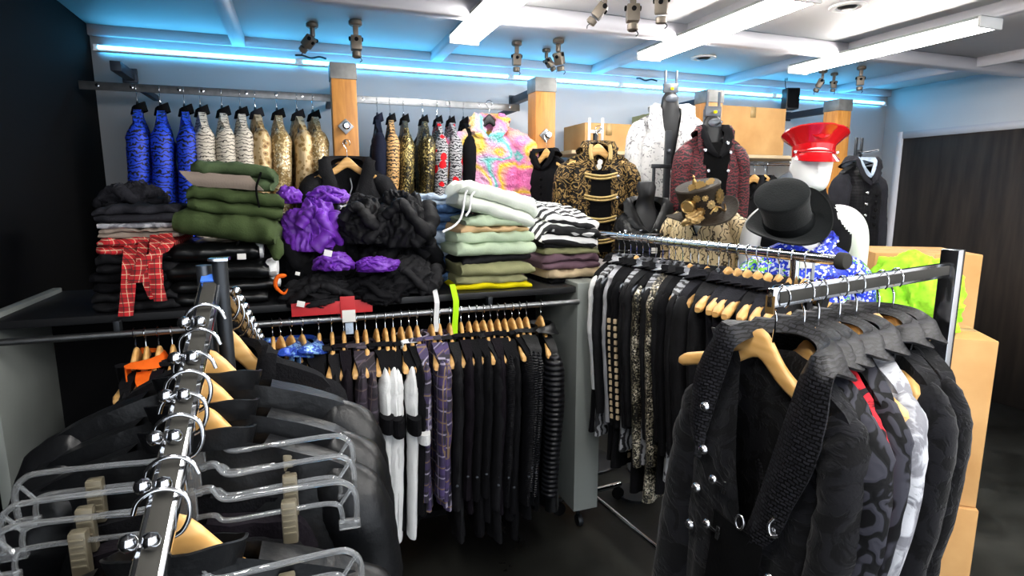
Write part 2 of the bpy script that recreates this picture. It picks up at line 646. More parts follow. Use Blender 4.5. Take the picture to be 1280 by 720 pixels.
m.set('Base Color', m.ramp(m.xyz(vc)[0], [(0.18, C('#f77fbd')), (0.32, C('#fbd02c')), (0.45, C('#f78cc6')), (0.56, C('#5fd0c4')), (0.66, C('#f2b6e2')), (0.76, C('#fbd640')), (0.88, C('#f9b3d8'))]))
m.bump(m.noise(v, 70.0, 5.0), 0.9, 0.02)
M['pastel'] = m.m
M['gold'] = metal('brass', '#b3945f', 0.3)
M['silver_btn'] = metal('pewter', '#c9c9cc', 0.25)
M['hat_felt'] = plain('black felt', '#101314', 0.85, var=0.2, vs=20, bump=0.3, bs=160, sheen=0.1)
M['ribbon'] = plain('black grosgrain', '#0c0e0f', 0.6)
M['brown_hat'] = plain('dark brown hide', '#2b241c', 0.6, var=0.3, vs=20, bump=0.5, bs=70)
M['patent_red'] = plain('red patent leather', '#c8141c', 0.16, coat=0.6)
M['bronze_cloth'] = plain('bronze satin', '#a88a58', 0.35, 0.5, var=0.2, vs=20)
# ================================================================== the setting
def structure(mb, name, mat, label=None, **k):
    o = mb.obj(name, mat, **k)
    o['kind'] = 'structure'
    return o


wall_m = NT('lilac white wall paint', 0.75)
v = wall_m.vec(False)
wall_m.set('Base Color', wall_m.ramp(wall_m.noise(v, 1.2, 3.0), [(0.3, C('#dcdada')), (0.7, C('#e6e4e4'))]))
ceil_m = NT('white ceiling board', 0.6)
ceil_m.set('Base Color', ceil_m.ramp(ceil_m.noise(ceil_m.vec(False), 0.9, 3.0), [(0.3, C('#c9c7c6')), (0.7, C('#d6d3d0'))]))
trim_m = plain('white batten paint', '#cfcdd2', 0.55)
dark_wall = plain('black painted wall', '#060607', 0.9)
wood_wall = NT('dark brown boards', 0.7)
v = wood_wall.vec(False, (6, 6, 0.6))
wood_wall.set('Base Color', wood_wall.ramp(wood_wall.noise(v, 3.0, 4.0), [(0.3, C('#1d1815')), (0.7, C('#3b322b'))]))
floor_m = NT('dark sealed concrete', 0.33)
v = floor_m.vec(False)
n1 = floor_m.noise(v, 2.2, 6.0, 0.65, 0.6)
floor_m.set('Base Color', floor_m.ramp(n1, [(0.3, C('#1c1d1b')), (0.62, C('#3e3f3b')), (0.8, C('#585852'))]))
floor_m.set('Roughness', floor_m.ramp(n1, [(0.3, G(0.25)), (0.7, G(0.5))]))
floor_m.bump(floor_m.noise(v, 30.0, 3.0), 0.08, 0.004)

S_L, S_R, T_F = -2.52, 3.68, 5.6


def room_box(mb, s0, s1, t0, t1, z0, z1, bev=0.0):
    c = room((s0 + s1) / 2, (t0 + t1) / 2, (z0 + z1) / 2)
    return mb.box(c, (s1 - s0, t1 - t0, z1 - z0), rotz(YAW), bev)


structure(room_box(MB(), S_L - .1, S_R + .1, -.1, T_F, -.1, 0), 'floor', floor_m.m)
structure(room_box(MB(), S_L - .1, S_R + .1, -.1, T_F, CEIL, CEIL + .1), 'ceiling', ceil_m.m)
structure(room_box(MB(), S_L - .1, S_R + .1, -.1, 0, 0, CEIL), 'wall_back', wall_m.m)
structure(room_box(MB(), S_L - .1, S_L, 0, T_F, 0, CEIL), 'wall_left', dark_wall)
structure(room_box(MB(), S_R, S_R + .1, 0, T_F, 0, CEIL), 'wall_right', wall_m.m)
# dark boarded doorway in the wall on the far side
pr = room_box(MB(), S_R - .03, S_R, .22, 3.2, 0, 2.12)
structure(pr, 'door_1', wood_wall.m)
b = MB()
room_box(b, S_R - .045, S_R + .0, .16, .22, 0, 2.18); room_box(b, S_R - .045, S_R, .22, 3.26, 2.12, 2.18)
structure(b, 'trim_1', trim_m)
structure(room_box(MB(), S_L, S_R, 0, .035, 2.514, CEIL), 'trim_2', trim_m)
n = 3
for k in range(6):
    s = -1.755 - 1.2 + 1.2 * k
    if s > S_L + .1:
        structure(room_box(MB(), s - .035, s + .035, .035, T_F, CEIL - .06, CEIL), 'trim_%d' % n, trim_m); n += 1
for t in (1.12, 2.32, 3.52, 4.72):
    structure(room_box(MB(), S_L, S_R, t - .05, t + .05, CEIL - .075, CEIL - .003), 'trim_%d' % n, trim_m); n += 1

# ------------------------------------------------------------------ LED strip along the top of the wall
led_e = emit('blue white LED', (0.08, 0.52, 1.0, 1), 16.0)
pts = []
segs = [(-2.50, -1.42), (-1.42, -.02), (-.02, .86), (.86, 2.33), (2.33, 3.62)]
ORDL = ['leftmost length of the blue LED strip above the blue jackets', 'length of blue LED strip above the golden jackets', 'length of blue LED strip above the middle wooden post',
        'length of blue LED strip above the cardboard boxes', 'rightmost length of the blue LED strip above the last post']
for (s0, s1), lb in zip(segs, ORDL):
    root = empty('led_strip_light', room((s0 + s1) / 2, .03, 2.45), YAW, lb, 'LED strip', 'LED strip lengths along the wall')
    L = s1 - s0
    MB().tube([(-L / 2 + .02, 0, 0), (L / 2 - .02, 0, 0)], .0115, 8).obj('tube', led_e, root)
    b = MB()
    b.box((0, -.004, -.020), (L, .040, .008), bev=.002)  # ledge added under the tube to keep its light off the wall
    b.obj('light_shield', M['white_paint'], root)
    for sx in (-1, 1):
        MB().box((sx * (L / 2 - .012), .002, 0), (.024, .024, .03), bev=.004).obj('end_cap', M['white_paint'], root)
for (px, py) in ((389, 72), (806, 100)):
    p = at_t(px, py, .02)
    o = MB().tube(catmull([(-.09, 0, .0), (-.05, .02, .006), (0, .024, -.006), (.05, .02, .004), (.09, 0, -.008)], 20), .006, 8).obj('connector_cable', M['black_plastic'], loc=p + Vector((.01, -.035, 0)), rz=YAW)
    tag(o, 'short black connector cable on the blue LED strip ' + ('above the golden jackets' if px < 500 else 'near the cardboard boxes'), 'cable', 'LED connector cables')

# ------------------------------------------------------------------ fluorescent ceiling lights
tube_e = emit('fluorescent tube', (1.0, 0.97, 0.93, 1), 60.0)


def ceiling_light(s, t0, t1, label):
    L = t1 - t0
    root = empty('ceiling_light', room(s, (t0 + t1) / 2, CEIL - .06), YAW, label, 'ceiling light', 'fluorescent ceiling lights')
    b = MB()
    b.prism([(-.082, 0.0), (.082, 0.0), (.082, -.014), (.04, -.020), (-.04, -.020), (-.082, -.014)], -L / 2, L / 2)
    b.obj('housing', M['grey_paint'], root)
    for sx in (-1, 1):
        MB().tube([(sx * .055, -L / 2 + .02, -.036), (sx * .055, L / 2 - .02, -.036)], .0165, 12).obj('tube', tube_e, root)
    for sy in (-1, 1):
        MB().box((0, sy * (L / 2 - .008), -.028), (.168, .018, .055), bev=.006).obj('end_plate', M['white_paint'], root)
    return root


for s, lb in ((-.56, 'twin tube ceiling light left of the others, above the golden jackets'),
              (.625, 'twin tube ceiling light above the white brocade jacket, middle of three'),
              (1.82, 'twin tube ceiling light above the red cap mannequin, right of the others')):
    ceiling_light(s, .76, 1.98, lb)
for s, t in ((-.56, 3.0), (.625, 3.0), (1.82, 3.0), (-1.75, 3.0), (-.56, 4.3), (.625, 4.3), (1.82, 4.3)):  # unseen lights, added in rows behind the camera to light the room
    ceiling_light(s, t, t + 1.22, 'unseen twin tube ceiling light added behind the camera to light the shop')

# ------------------------------------------------------------------ ceiling spot lamps (empty lamp holders on brackets)
spot_m = plain('taupe lamp metal', '#6e655a', 0.45, 0.5, var=0.1)


def spot_lamp(px, py, turn, tilt, label, size=1.0, ztop=CEIL):
    p = at_z(px, py, ztop - .005)
    root = empty('spot_lamp', p, turn, label, 'spotlight', 'swivel spot lamps on the ceiling')
    root.scale = (size * .82,) * 3
    MB().lathe([(.036, .005), (.04, 0), (.04, -.018), (.03, -.026)], 24).obj('base', spot_m, root)
    b = MB(); b.box((0, 0, -.05), (.030, .022, .06), bev=.004)
    b.obj('stem', spot_m, root)
    R = Matrix.Rotation(tilt, 3, 'X')
    o = Vector((0, 0, -.080))
    h = MB()
    h.box(R @ Vector((0, 0, -.045)) + o, (.066, .056, .085), R, .010)
    h.lathe([(.02, -.095), (.028, -.10), (.028, -.125), (.022, -.13), (.022, -.12), (.016, -.11)], 20, R, o)
    hd = h.obj('head', spot_m, root)
    for sx in (-1, 1):
        MB().lathe([(.013, 0), (.013, .008), (.006, .01)], 14, Matrix.Rotation(sx * PI / 2, 3, 'Y'), o + Vector((sx * .033, 0, -.02))).obj('pivot', M['matt_black'], root)
    MB().lathe([(.012, 0), (.012, .006), (.005, .008)], 14, R @ Matrix.Rotation(PI / 2, 3, 'X'), o + R @ Vector((0, -.028, -.03))).obj('pivot', M['matt_black'], root)
    w = MB()
    w.tube(catmull([R @ Vector((.012, .0, -.12)) + o, R @ Vector((.03, .01, -.14)) + o, R @ Vector((.018, .0, -.155)) + o], 8), .003, 6)
    w.obj('contact', M['dark_metal'], root)
    return root


spot_lamp(390, 30, R_(70), R_(48), 'spot lamp turned aside, leftmost on the ceiling')
spot_lamp(444, 27, R_(20), R_(-6), 'spot lamp hanging straight down above the first wooden post', 1.1)
spot_lamp(646, 53, R_(10), R_(5), 'spot lamp left of the close pair above the middle post')
spot_lamp(683, 62, R_(-60), R_(42), 'small tilted spot lamp, nearer the wall in the pair above the middle post', .85)
spot_lamp(698, 50, R_(-35), R_(18), 'larger spot lamp of the pair above the middle post', 1.05)
spot_lamp(757, -14, R_(80), R_(40), 'spot lamp cut by the photo top, swung left of its neighbours')
spot_lamp(792, -16, R_(0), R_(-4), 'pale spot lamp hanging straight, middle of three at the photo top', 1.1)
spot_lamp(828, -26, R_(-20), R_(8), 'spot lamp at the photo top beside the middle ceiling light', 1.05)
spot_lamp(1029, 88, R_(60), R_(25), 'spot lamp under the end of the rightmost ceiling light', .95)
spot_lamp(1043, 92, R_(-10), R_(5), 'smaller spot lamp just behind the one under the rightmost light', .8)
spot_lamp(1077, 84, R_(-20), R_(3), 'spot lamp farthest right on the ceiling, hanging straight', .95)

# ------------------------------------------------------------------ recessed vents
for px, py, lb in ((1060, 8, 'round recessed ceiling vent near the rightmost light'), (879, 72, 'round recessed ceiling vent behind the middle light')):
    p = at_z(px, py, CEIL)
    root = empty('recessed_downlight', p, 0, lb, 'recessed light', 'recessed ceiling fittings')
    MB().lathe([(.03, .004), (.052, -.001), (.062, -.008), (.085, -.006), (.088, .0)], 32, cap0=False, cap1=False).obj('trim_ring', M['white_paint'], root)
    MB().lathe([(.002, -.012), (.03, -.014), (.045, -.006), (.048, .0)], 28, cap1=False).obj('baffle', M['dark_metal'], root)

# ------------------------------------------------------------------ wooden posts
cap_m = plain('worn grey steel cap', '#7a7a78', 0.5, 0.5, var=0.25, vs=14)
arm_m = plain('blue black steel arm', '#2b3440', 0.5, 0.5)


def post(s, label, top=2.35, knob=None, arm=True):
    root = empty('wooden_post', room(s, .52, 0), YAW, label, 'post', 'timber posts with steel caps')
    MB().box((0, 0, (top - .085) / 2), (.135, .135, top - .085), bev=.006).obj('timber', M['post_wood'], root)
    MB().box((0, 0, top - .043), (.143, .143, .086), bev=.004).obj('steel_cap', cap_m, root)
    if arm:
        b = MB(); b.box((0, .285, top - .062), (.05, .44, .05), bev=.003)
        b.obj('arm', arm_m, root)
        MB().box((0, .505, top - .062), (.075, .014, .075), bev=.002).obj('wall_plate', arm_m, root)
    if knob:
        k = MB()
        k.box((0, -.072, knob), (.062, .008, .062), Matrix.Rotation(PI / 4, 3, 'Y'), .003)
        pl = k.obj('bolt_plate', M['steel'], root)
        MB().lathe([(.011, 0), (.013, .02), (.02, .026), (.021, .045), (.014, .052)], 18, Matrix.Rotation(PI / 2, 3, 'X'), (0, -.076, knob)).obj('knob', M['chrome'], pl)
    return root


post(-1.2, 'wooden post with steel cap between the golden and black jackets', knob=2.01)
post(.01, 'wooden post with steel cap behind the pastel fur jacket', knob=2.0)
post(1.29, 'wooden post with steel cap mostly hidden by cardboard boxes')
post(2.5, 'wooden post with steel cap behind the red cap mannequin', knob=None)
# end plate of a further arm, seen at the left edge
p = room(-2.33, .06, 2.30)
root = empty('wall_bracket', p, YAW, 'dark steel wall bracket above the blue jackets', 'bracket')
MB().box((0, -.005, 0), (.075, .014, .08), bev=.002).obj('wall_plate', arm_m, root)
MB().box((0, -.15, 0), (.05, .28, .05), bev=.003).obj('arm', arm_m, root)

# ------------------------------------------------------------------ wall rail
RAIL_T, RAIL_Z = .35, 2.19
s0, s1 = -2.50, -.075
root = empty('wall_rail', room((s0 + s1) / 2, RAIL_T, RAIL_Z), YAW, 'flat chrome hanging rail along the wall above the printed jackets', 'rail')
L = s1 - s0
MB().box((0, 0, .004), (L, .014, .042), bev=.003).obj('bar', M['steel'], root)
for k in range(14):
    x = -L / 2 + .1 + k * (L - .2) / 13 + random.uniform(-.05, .05)
    MB().lathe([(.009, 0), (.009, .004), (.004, .005)], 12, Matrix.Rotation(PI / 2, 3, 'X'), (x, -.007, .006)).obj('rivet', M['chrome'], root)
for x in (-L / 2 + .28, -L / 2 + 1.24, L / 2 - .02):
    MB().box((x, .17, .0), (.03, .34, .03), bev=.003).obj('bracket', arm_m, root)

# ------------------------------------------------------------------ black speaker on the wall
p = at_t(988, 124, .16)
root = empty('wall_speaker', p, YAW - R_(20), 'small black speaker hung by the ceiling near the last post', 'speaker')
MB().box((0, 0, 0), (.11, .10, .17), bev=.012).obj('cabinet', M['black_plastic'], root)
MB().box((0, -.053, 0), (.094, .008, .15), bev=.004).obj('grille', M['matt_black'], root)
MB().tube(catmull([(0, .05, 0), (0, .1, .02), (-.005, .145, .03)], 6), .012, 8).obj('bracket', M['dark_metal'], root)
MB().tube(catmull([(-.03, .03, .08), (-.045, .02, .16), (-.04, .0, .22), (-.04, 0, 2.55 - p.z)], 14), .004, 6).obj('cable', M['black_plastic'], root)

# ------------------------------------------------------------------ lighting and world
w = bpy.data.worlds.new('added_front_fill')  # even pale fill added through the open front, no windows are built
SC.world = w
w.use_nodes = True
w.node_tree.nodes['Background'].inputs[0].default_value = (0.86, 0.92, 1.0, 1)
w.node_tree.nodes['Background'].inputs[1].default_value = 2.1
SC.view_settings.view_transform = 'Standard'
SC.view_settings.look = 'None'
SC.view_settings.exposure = 0.12
SC.view_settings.gamma = 1.0
SC.view_settings.use_curve_mapping = False
SC.cycles.use_denoising = True
SC.cycles.max_bounces = 8
SC.cycles.transparent_max_bounces = 8
SC.cycles.sample_clamp_indirect = 6.0
# ================================================================== garments
class Proto:
    """one garment or hanger, built once; its parts are copied to every place it is hung"""
    def __init__(self, name):
        self.name = name
        self.parts = []          # (name, mesh, parent index or None, label)

    def add(self, name, mb, mat, parent=None, label=None, angle=50):
        self.parts.append((name, mb.mesh(name, mat, True, angle), parent, label))
        return len(self.parts) - 1

    def put(self, loc, rz, label, cat, group=None, tilt=None, scale=None, name=None):
        root = empty(name or self.name, loc, rz, label, cat, group)
        if tilt is not None: root.rotation_euler = (tilt[0], tilt[1], rz)
        if scale is not None: root.scale = scale if isinstance(scale, tuple) else (scale,) * 3
        made = []
        for nm, me, par, lb in self.parts:
            o = bpy.data.objects.new(nm, me)
            COL.objects.link(o)
            o.parent = root if par is None else made[par]
            if lb: o['label'] = lb
            made.append(o)
        return root


def wood_hanger(name='wooden_hanger', w=.212, mat='hanger_wood', wide=True, hook='chrome', drop=.062, hook_r=.0185, base=-.138, hump=.034, hw_=.26):
    p = Proto(name)
    b = MB()
    rings = []
    n = 30
    for i in range(n + 1):
        u = -1 + 2 * i / n
        a = abs(u)
        x = u * w
        z = base - drop * (a ** 1.25) + hump * math.exp(-(a / hw_) ** 2)
        y = -.022 * a * a
        h = lerp(.029, .015, sm(a, 0, .6)) * (1 if a < .97 else .6)
        t = lerp(.008, .0165 if wide else .009, sm(a, .25, .95)) * (1 if a < .97 else .65)
        rings.append([(x, y + t * math.copysign(abs(math.cos(q)) ** .7, math.cos(q)), z + h * math.copysign(abs(math.sin(q)) ** .7, math.sin(q))) for q in [2 * PI * k / 12 for k in range(12)]])
    b.rings(rings)
    p.add('shoulder_bar', b, M[mat])
    r = hook_r
    pts = [(r * math.cos(q), 0, r * math.sin(q)) for q in [R_(-50 + 20 * k) for k in range(13)]]
    pts += [(-r * .80, 0, -r * .75), (-r * .2, 0, -r * 1.5), (0, 0, -r * 2.1), (0, 0, -.07), (0, 0, -.105)]
    p.add('hook', MB().tube(catmull(pts, 40), .0020, 6, up=(0, 1, 0)), M[hook])
    return p


H_WOOD = wood_hanger(w=.186)
H_BLACK = wood_hanger('black_hanger', .172, 'black_plastic', True, 'chrome', hump=.05, drop=.09, base=-.142)
H_SMALL = wood_hanger('wooden_hanger', .14, 'hanger_wood', True)


def ztop(a, zs, drop):
    if a < .26: return zs + .012 * (1 - a / .26)
    return zs - drop * ((a - .26) / .74) ** 1.25 - .045 * max(0.0, (a - .80) / .20) ** 2


def body_grid(mb, w, L, t, seed, zs=-.112, drop=.066, vd=.16, vw=.30, amp=.012, prof=None, nu=26, nv=30, gap=None, fold=4.0, hem_wave=.012, topT=.021):
    """torso of a hung garment: a front and a back sheet joined at the sides, shoulders and hem"""
    prof = prof or [(0, 1.0), (.14, .92), (.5, .90), (1, 1.0)]
    def pt(u, v, side):
        a = abs(u)
        zt = ztop(a, zs, drop)
        if side < 0 and a < vw: zt -= vd * (1 - a / vw) ** .85
        z = lerp(zt, -L + hem_wave * nz(u * 3, 7.1, seed), v)
        vv = max(0.0, min(1.0, (ztop(a, zs, drop) - z) / L))
        hw = w * table(vv, prof)
        x = u * hw
        T = lerp(topT, t, sm(vv, 0, .22)) * (max(0.0, 1 - a ** 4)) ** .5
        f = nz(u * fold, vv * 1.3, seed + (3.3 if side > 0 else 0)) + .5 * nz(u * fold * 2.3, vv * 2.2, seed + 9.1)
        y = side * T + amp * f * (0.25 + vv) * (1 - a ** 6) + .35 * amp * nz(u * 5, vv * 9, seed + 4)
        x += amp * .8 * nz(vv * 3.1, u, seed + 17) * vv
        return Vector((x, y, z))
    us = [math.sin(PI / 2 * (-1 + 2 * i / nu)) for i in range(nu + 1)]
    us = [lerp(u, -1 + 2 * i / nu, .55) for i, u in enumerate(us)]
    F = [[pt(u, j / nv, -1) for u in us] for j in range(nv + 1)]
    B = [[pt(u, j / nv, 1) for u in us] for j in range(nv + 1)]
    b = len(mb.v)
    idx = {}
    for s, Gd in ((0, F), (1, B)):
        for j in range(nv + 1):
            for i in range(nu + 1):
                if s == 1 and i in (0, nu):
                    idx[(1, j, i)] = idx[(0, j, i)]
                else:
                    mb.v.append(Gd[j][i]); idx[(s, j, i)] = len(mb.v) - 1
    for j in range(nv):
        for i in range(nu):
            um = (us[i] + us[i + 1]) / 2
            if gap is None or abs(um) > gap * (1.0 if j else 1):
                mb.f.append((idx[0, j, i], idx[0, j + 1, i], idx[0, j + 1, i + 1], idx[0, j, i + 1]))
            mb.f.append((idx[1, j, i], idx[1, j, i + 1], idx[1, j + 1, i + 1], idx[1, j + 1, i]))
    for i in range(nu):
        if abs(us[i]) >= vw - 1e-3 and abs(us[i + 1]) >= vw - 1e-3:
            q = (idx[0, 0, i], idx[0, 0, i + 1], idx[1, 0, i + 1], idx[1, 0, i])
            q = tuple(dict.fromkeys(q))
            if len(q) > 2: mb.f.append(q)
        if gap is None:
            q = tuple(dict.fromkeys((idx[0, nv, i], idx[1, nv, i], idx[1, nv, i + 1], idx[0, nv, i + 1])))
            if len(q) > 2: mb.f.append(q)
    return mb


def sleeve(mb, side, w, length, thick, seed, zs=-.112, drop=.066, out=.03, fwd=-.03, amp=.06, r0=.075, r1=.045, n=34, seg=16, ax=.062):
    zt = zs - drop
    o_ = w + out
    pts = [(w - .085, 0, zt - .012), (w - .046, 0, zt - .034), (o_ - .050, -.004, zt - .095), (o_ - .040, fwd * .3, zt - .21),
           (o_ - .042, fwd * .8, zt - length * .6), (o_ - .052, fwd * 1.5, zt - length)]
    P = catmull([(side * x, y, z) for x, y, z in pts], n)
    rings = []
    for i, p in enumerate(P):
        t = (P[min(i + 1, n)] - P[max(i - 1, 0)]).normalized()
        ey = Vector((0, 1, 0)); ey = (ey - t * ey.dot(t)).normalized()
        ex = t.cross(ey)
        s = i / n
        ry = thick * table(s, [(0, .36), (.12, .66), (.34, 1.0), (.55, .92), (.9, .78), (1, .76)])
        rx = table(s, [(0, .020), (.10, .042), (.26, r0 * .76), (.55, ax * .84), (1, r1)])
        rr = []
        for j in range(seg):
            q = 2 * PI * j / seg
            k = 1 + amp * (nz(math.cos(q) * 1.5, math.sin(q) * 1.5 + s * 3, seed + s * 9) + .8 * nz(math.cos(q) * .8, s * 26, seed + 5))
            rr.append(p + ey * math.cos(q) * ry * k + ex * math.sin(q) * rx * k)
        rings.append(rr)
    return mb.rings(rings)


def collar_strip(mb, w, t, zs=-.112, vd=.16, vw=.30, lap=.06, stand=.04, th=.004, bottom=1.0, back=1.0, lift=.014, notch=True, n=26, feet=None):
    """collar and lapels: one strip from the foot of the V up round the back of the neck and down again"""
    rows = []
    N = 2 * n
    for i in range(N + 1):
        q = -1 + 2 * i / N                 # -1 left foot, 0 nape, 1 right foot
        a = abs(q)
        sgn = -1 if q < 0 else 1
        if a > .42:                        # front run, up the V
            k = (1 - a) / .58              # 0 foot .. 1 shoulder
            ua = vw * k ** 1.15
            x = ua * w * .97
            z = zs - vd * bottom * (1 - ua / vw) ** .85 + .004
            y = -lerp(t * .8 + lift, .030 + lift * .6, k)
            lap_ = lap
            if feet:
                fx, fz, lap_ = feet[0 if q < 0 else 1]
                x = lerp(fx * sgn, vw * w * .97, k ** 1.1)
                z = lerp(zs - fz, zs + .004, k ** .95)
            lw = lap_ * table(k, [(0, .12), (.35, .8), (.62, 1.0), (.7, .72 if notch else 1.0), (.76, 1.0 if notch else .95), (1, .75)])
            od = Vector((1, -.12, -.10 + .35 * k)).normalized()
        else:
            k = a / .42
            x = vw * w * .97 * math.sin(k * PI / 2)
            y = lerp(.040, -(.030 + lift * .6), k ** 2)
            z = zs + .004 + stand * .45 * (1 - k * k)
            lw = lerp(stand * 1.3 * back, lap * .75, k ** 2)
            od = Vector((math.sin(k * PI / 2) * 1.0, math.cos(k * PI / 2) * .9, lerp(-.9, .22, k ** 2))).normalized()
        row = []
        for j in range(5):
            d = j / 4
            p = Vector((x, y, z)) + od * lw * d
            p.z += .010 * math.sin(d * PI) + (.0 if a > .42 else stand * .35 * math.sin(min(1, d * 1.4) * PI))
            p.y -= .008 * math.sin(d * PI) if a > .3 else 0
            p.x *= sgn
            row.append(p)
        rows.append(row)
    return mb.sheet(rows, th)


def jacket(name, body, slv=None, col=None, w=.205, L=.68, t=.05, thick=None, sl=.60, seed=1.0, vd=.16, vw=.30, lap=.05, stand=.035, amp=.012,
           gap=None, out=.03, fwd=-.03, buttons=0, btn='silver_btn', samp=.07, cuffs=None, bx=.0, prof=None, zip=None, fold=4.0, lining='deep_black',
           collar=True, sleeves=(-1, 1), band=None, trims=None, ax=.062, nv=30, drop=.066, topT=.021, band_h=None):
    p = Proto(name)
    b = body_grid(MB(), w, L, t, seed, vd=vd, vw=vw, amp=amp, gap=gap, prof=prof, fold=fold, nv=nv, drop=drop, topT=topT)
    bi = p.add('body', b, M[body])
    for s in sleeves:
        si = p.add('sleeve', sleeve(MB(), s, w, sl, thick or t * .95, seed + s, out=out, fwd=fwd, amp=samp, ax=ax, drop=drop), M[slv or body])
        if cuffs:
            zt = -.112 - .066
            c = MB().lathe([(.052, -.02), (.054, 0), (.054, .05), (.050, .055)], 18, None, (s * (w + out * .3), fwd * 1.42, zt - sl + .01), ex=.95, ey=(thick or t) / .055 * .82)
            p.add('cuff', c, M[cuffs], si)
        if band:
            z0, z1, mk = band
            c = MB()
            rs = []
            for q in range(4):
                zz = lerp(z0, z1, q / 3)
                rs.append([(s * (w + out * .9) + .060 * math.cos(2 * PI * k / 16), fwd * .5 + (thick or t) * 1.06 * math.sin(2 * PI * k / 16), zz) for k in range(16)])
            p.add('sleeve_band', c.rings(rs), M[mk], si)
    if collar:
        p.add('collar', collar_strip(MB(), w, t, vd=vd, vw=vw, lap=lap, stand=stand), M[col or body])
    if band_h: p.add('collar', band_collar(MB(), w, vw=.24, h=band_h, lean=-.012, open_=.3), M[col or body])
    for k in range(buttons):
        z = -.112 - vd - .05 - k * (L - vd - .3) / max(1, buttons)
        p.add('button', MB().lathe([(.001, .009), (.007, .008), (.010, .004), (.010, 0)], 14, Matrix.Rotation(PI / 2, 3, 'X'), (bx, -t - .004, z)), M[btn], bi)
    if zip:
        p.add('zip', MB().box((bx, -t - .003, -.112 - vd - (L - vd) * .42), (.012, .006, (L - vd) * .75), bev=.002), M[zip], bi)
    return p


def band_collar(mb, w, zs=-.112, vw=.34, h=.045, th=.004, lean=.012, open_=.35, n=40):
    rows = []
    for i in range(n + 1):
        q = lerp(-PI + open_, PI - open_, i / n)      # 0 is the nape
        rx, ry = vw * w * .98, .042
        row = []
        for j in range(6):
            d = j / 5
            f = 1 + lean * d / .05
            row.append((rx * f * math.sin(q), ry * f * math.cos(q) + .004, zs - .012 + .012 * math.cos(q) + h * d * (1 - .25 * abs(q) / PI) + .003 * nz(q * 2, d, 3)))
        rows.append(row)
    return mb.sheet(rows, th)


def drape(name, mat, w=.16, L=.8, t=.035, seed=1.0, amp=.016, hem=1.1, top=-.13, extra=None):
    """trousers, skirts and long pieces folded over or clipped to a hanger"""
    p = Proto(name)
    b = body_grid(MB(), w, L, t, seed, zs=top, drop=.018, vd=.0, vw=.02, amp=amp, prof=[(0, .96), (.4, 1.0), (1, hem)], fold=5.0, topT=t * .7)
    p.add('cloth', b, M[mat])
    if extra: extra(p)
    return p


def folded(name, mat, w, d, layers, lh, seed, amp=.013, taper=0.0, skew=0.0, nx=44, bulge=1.0):
    """a folded garment: its front shows the turned folds, its top sags"""
    p = Proto(name)
    H = layers * lh
    prof = []
    for k in range(layers):
        for q in range(7):
            a = -PI / 2 + PI * q / 6
            prof.append((-d / 2 - math.cos(a) * lh * .75 * bulge * (1 + .25 * nz(k * 3.7, seed, 1)), k * lh + lh / 2 + math.sin(a) * lh / 2 * .96))
        if k < layers - 1: prof.append((-d / 2 + lh * .25, (k + 1) * lh))
    for q in range(1, 9):
        prof.append((lerp(-d / 2, d / 2, q / 8), H))
    for k in reversed(range(layers)):
        for q in range(5):
            a = PI / 2 - PI * q / 4
            prof.append((d / 2 + math.cos(a) * lh * .6, k * lh + lh / 2 + math.sin(a) * lh / 2 * .96))
    for q in range(1, 7):
        prof.append((lerp(d / 2, -d / 2, q / 7), 0))
    rings = []
    for i in range(nx + 1):
        u = -1 + 2 * i / nx
        e = abs(u)
        sq = 1 - .30 * sm(e, .80, 1.0) ** 2 - .10 * taper * (u + 1)
        r = []
        for (y, z) in prof:
            lay = math.floor(z / lh + .001)
            x = u * w / 2 + .016 * nz(lay * 5.1, u * .5, seed) + skew * z
            zz = z
            n1 = nz(u * 2.4, z / lh * .9, seed + 2)
            n2 = nz(u * 5.5, y * 9, seed + 6)
            yy = y * (1 - .05 * sm(e, .8, 1)) + amp * 1.6 * n1
            cr = 1 - abs(nz(u * 1.6 + y * 4, y * 10 + z * 20, seed + 11)) * 2.5
            zz = z * sq + H * .5 * (1 - sq) * .4 + (amp * (n1 + n2 * .8) + amp * .45 * cr) * (z / H)
            yy -= amp * .35 * cr
            zz -= .012 * (1 - math.cos(u * 1.5)) * 0
            r.append((x, yy, zz))
        rings.append(r)
    b = MB().rings(rings)
    p.add('folds', b, M[mat], angle=70)
    p.H = H
    return p


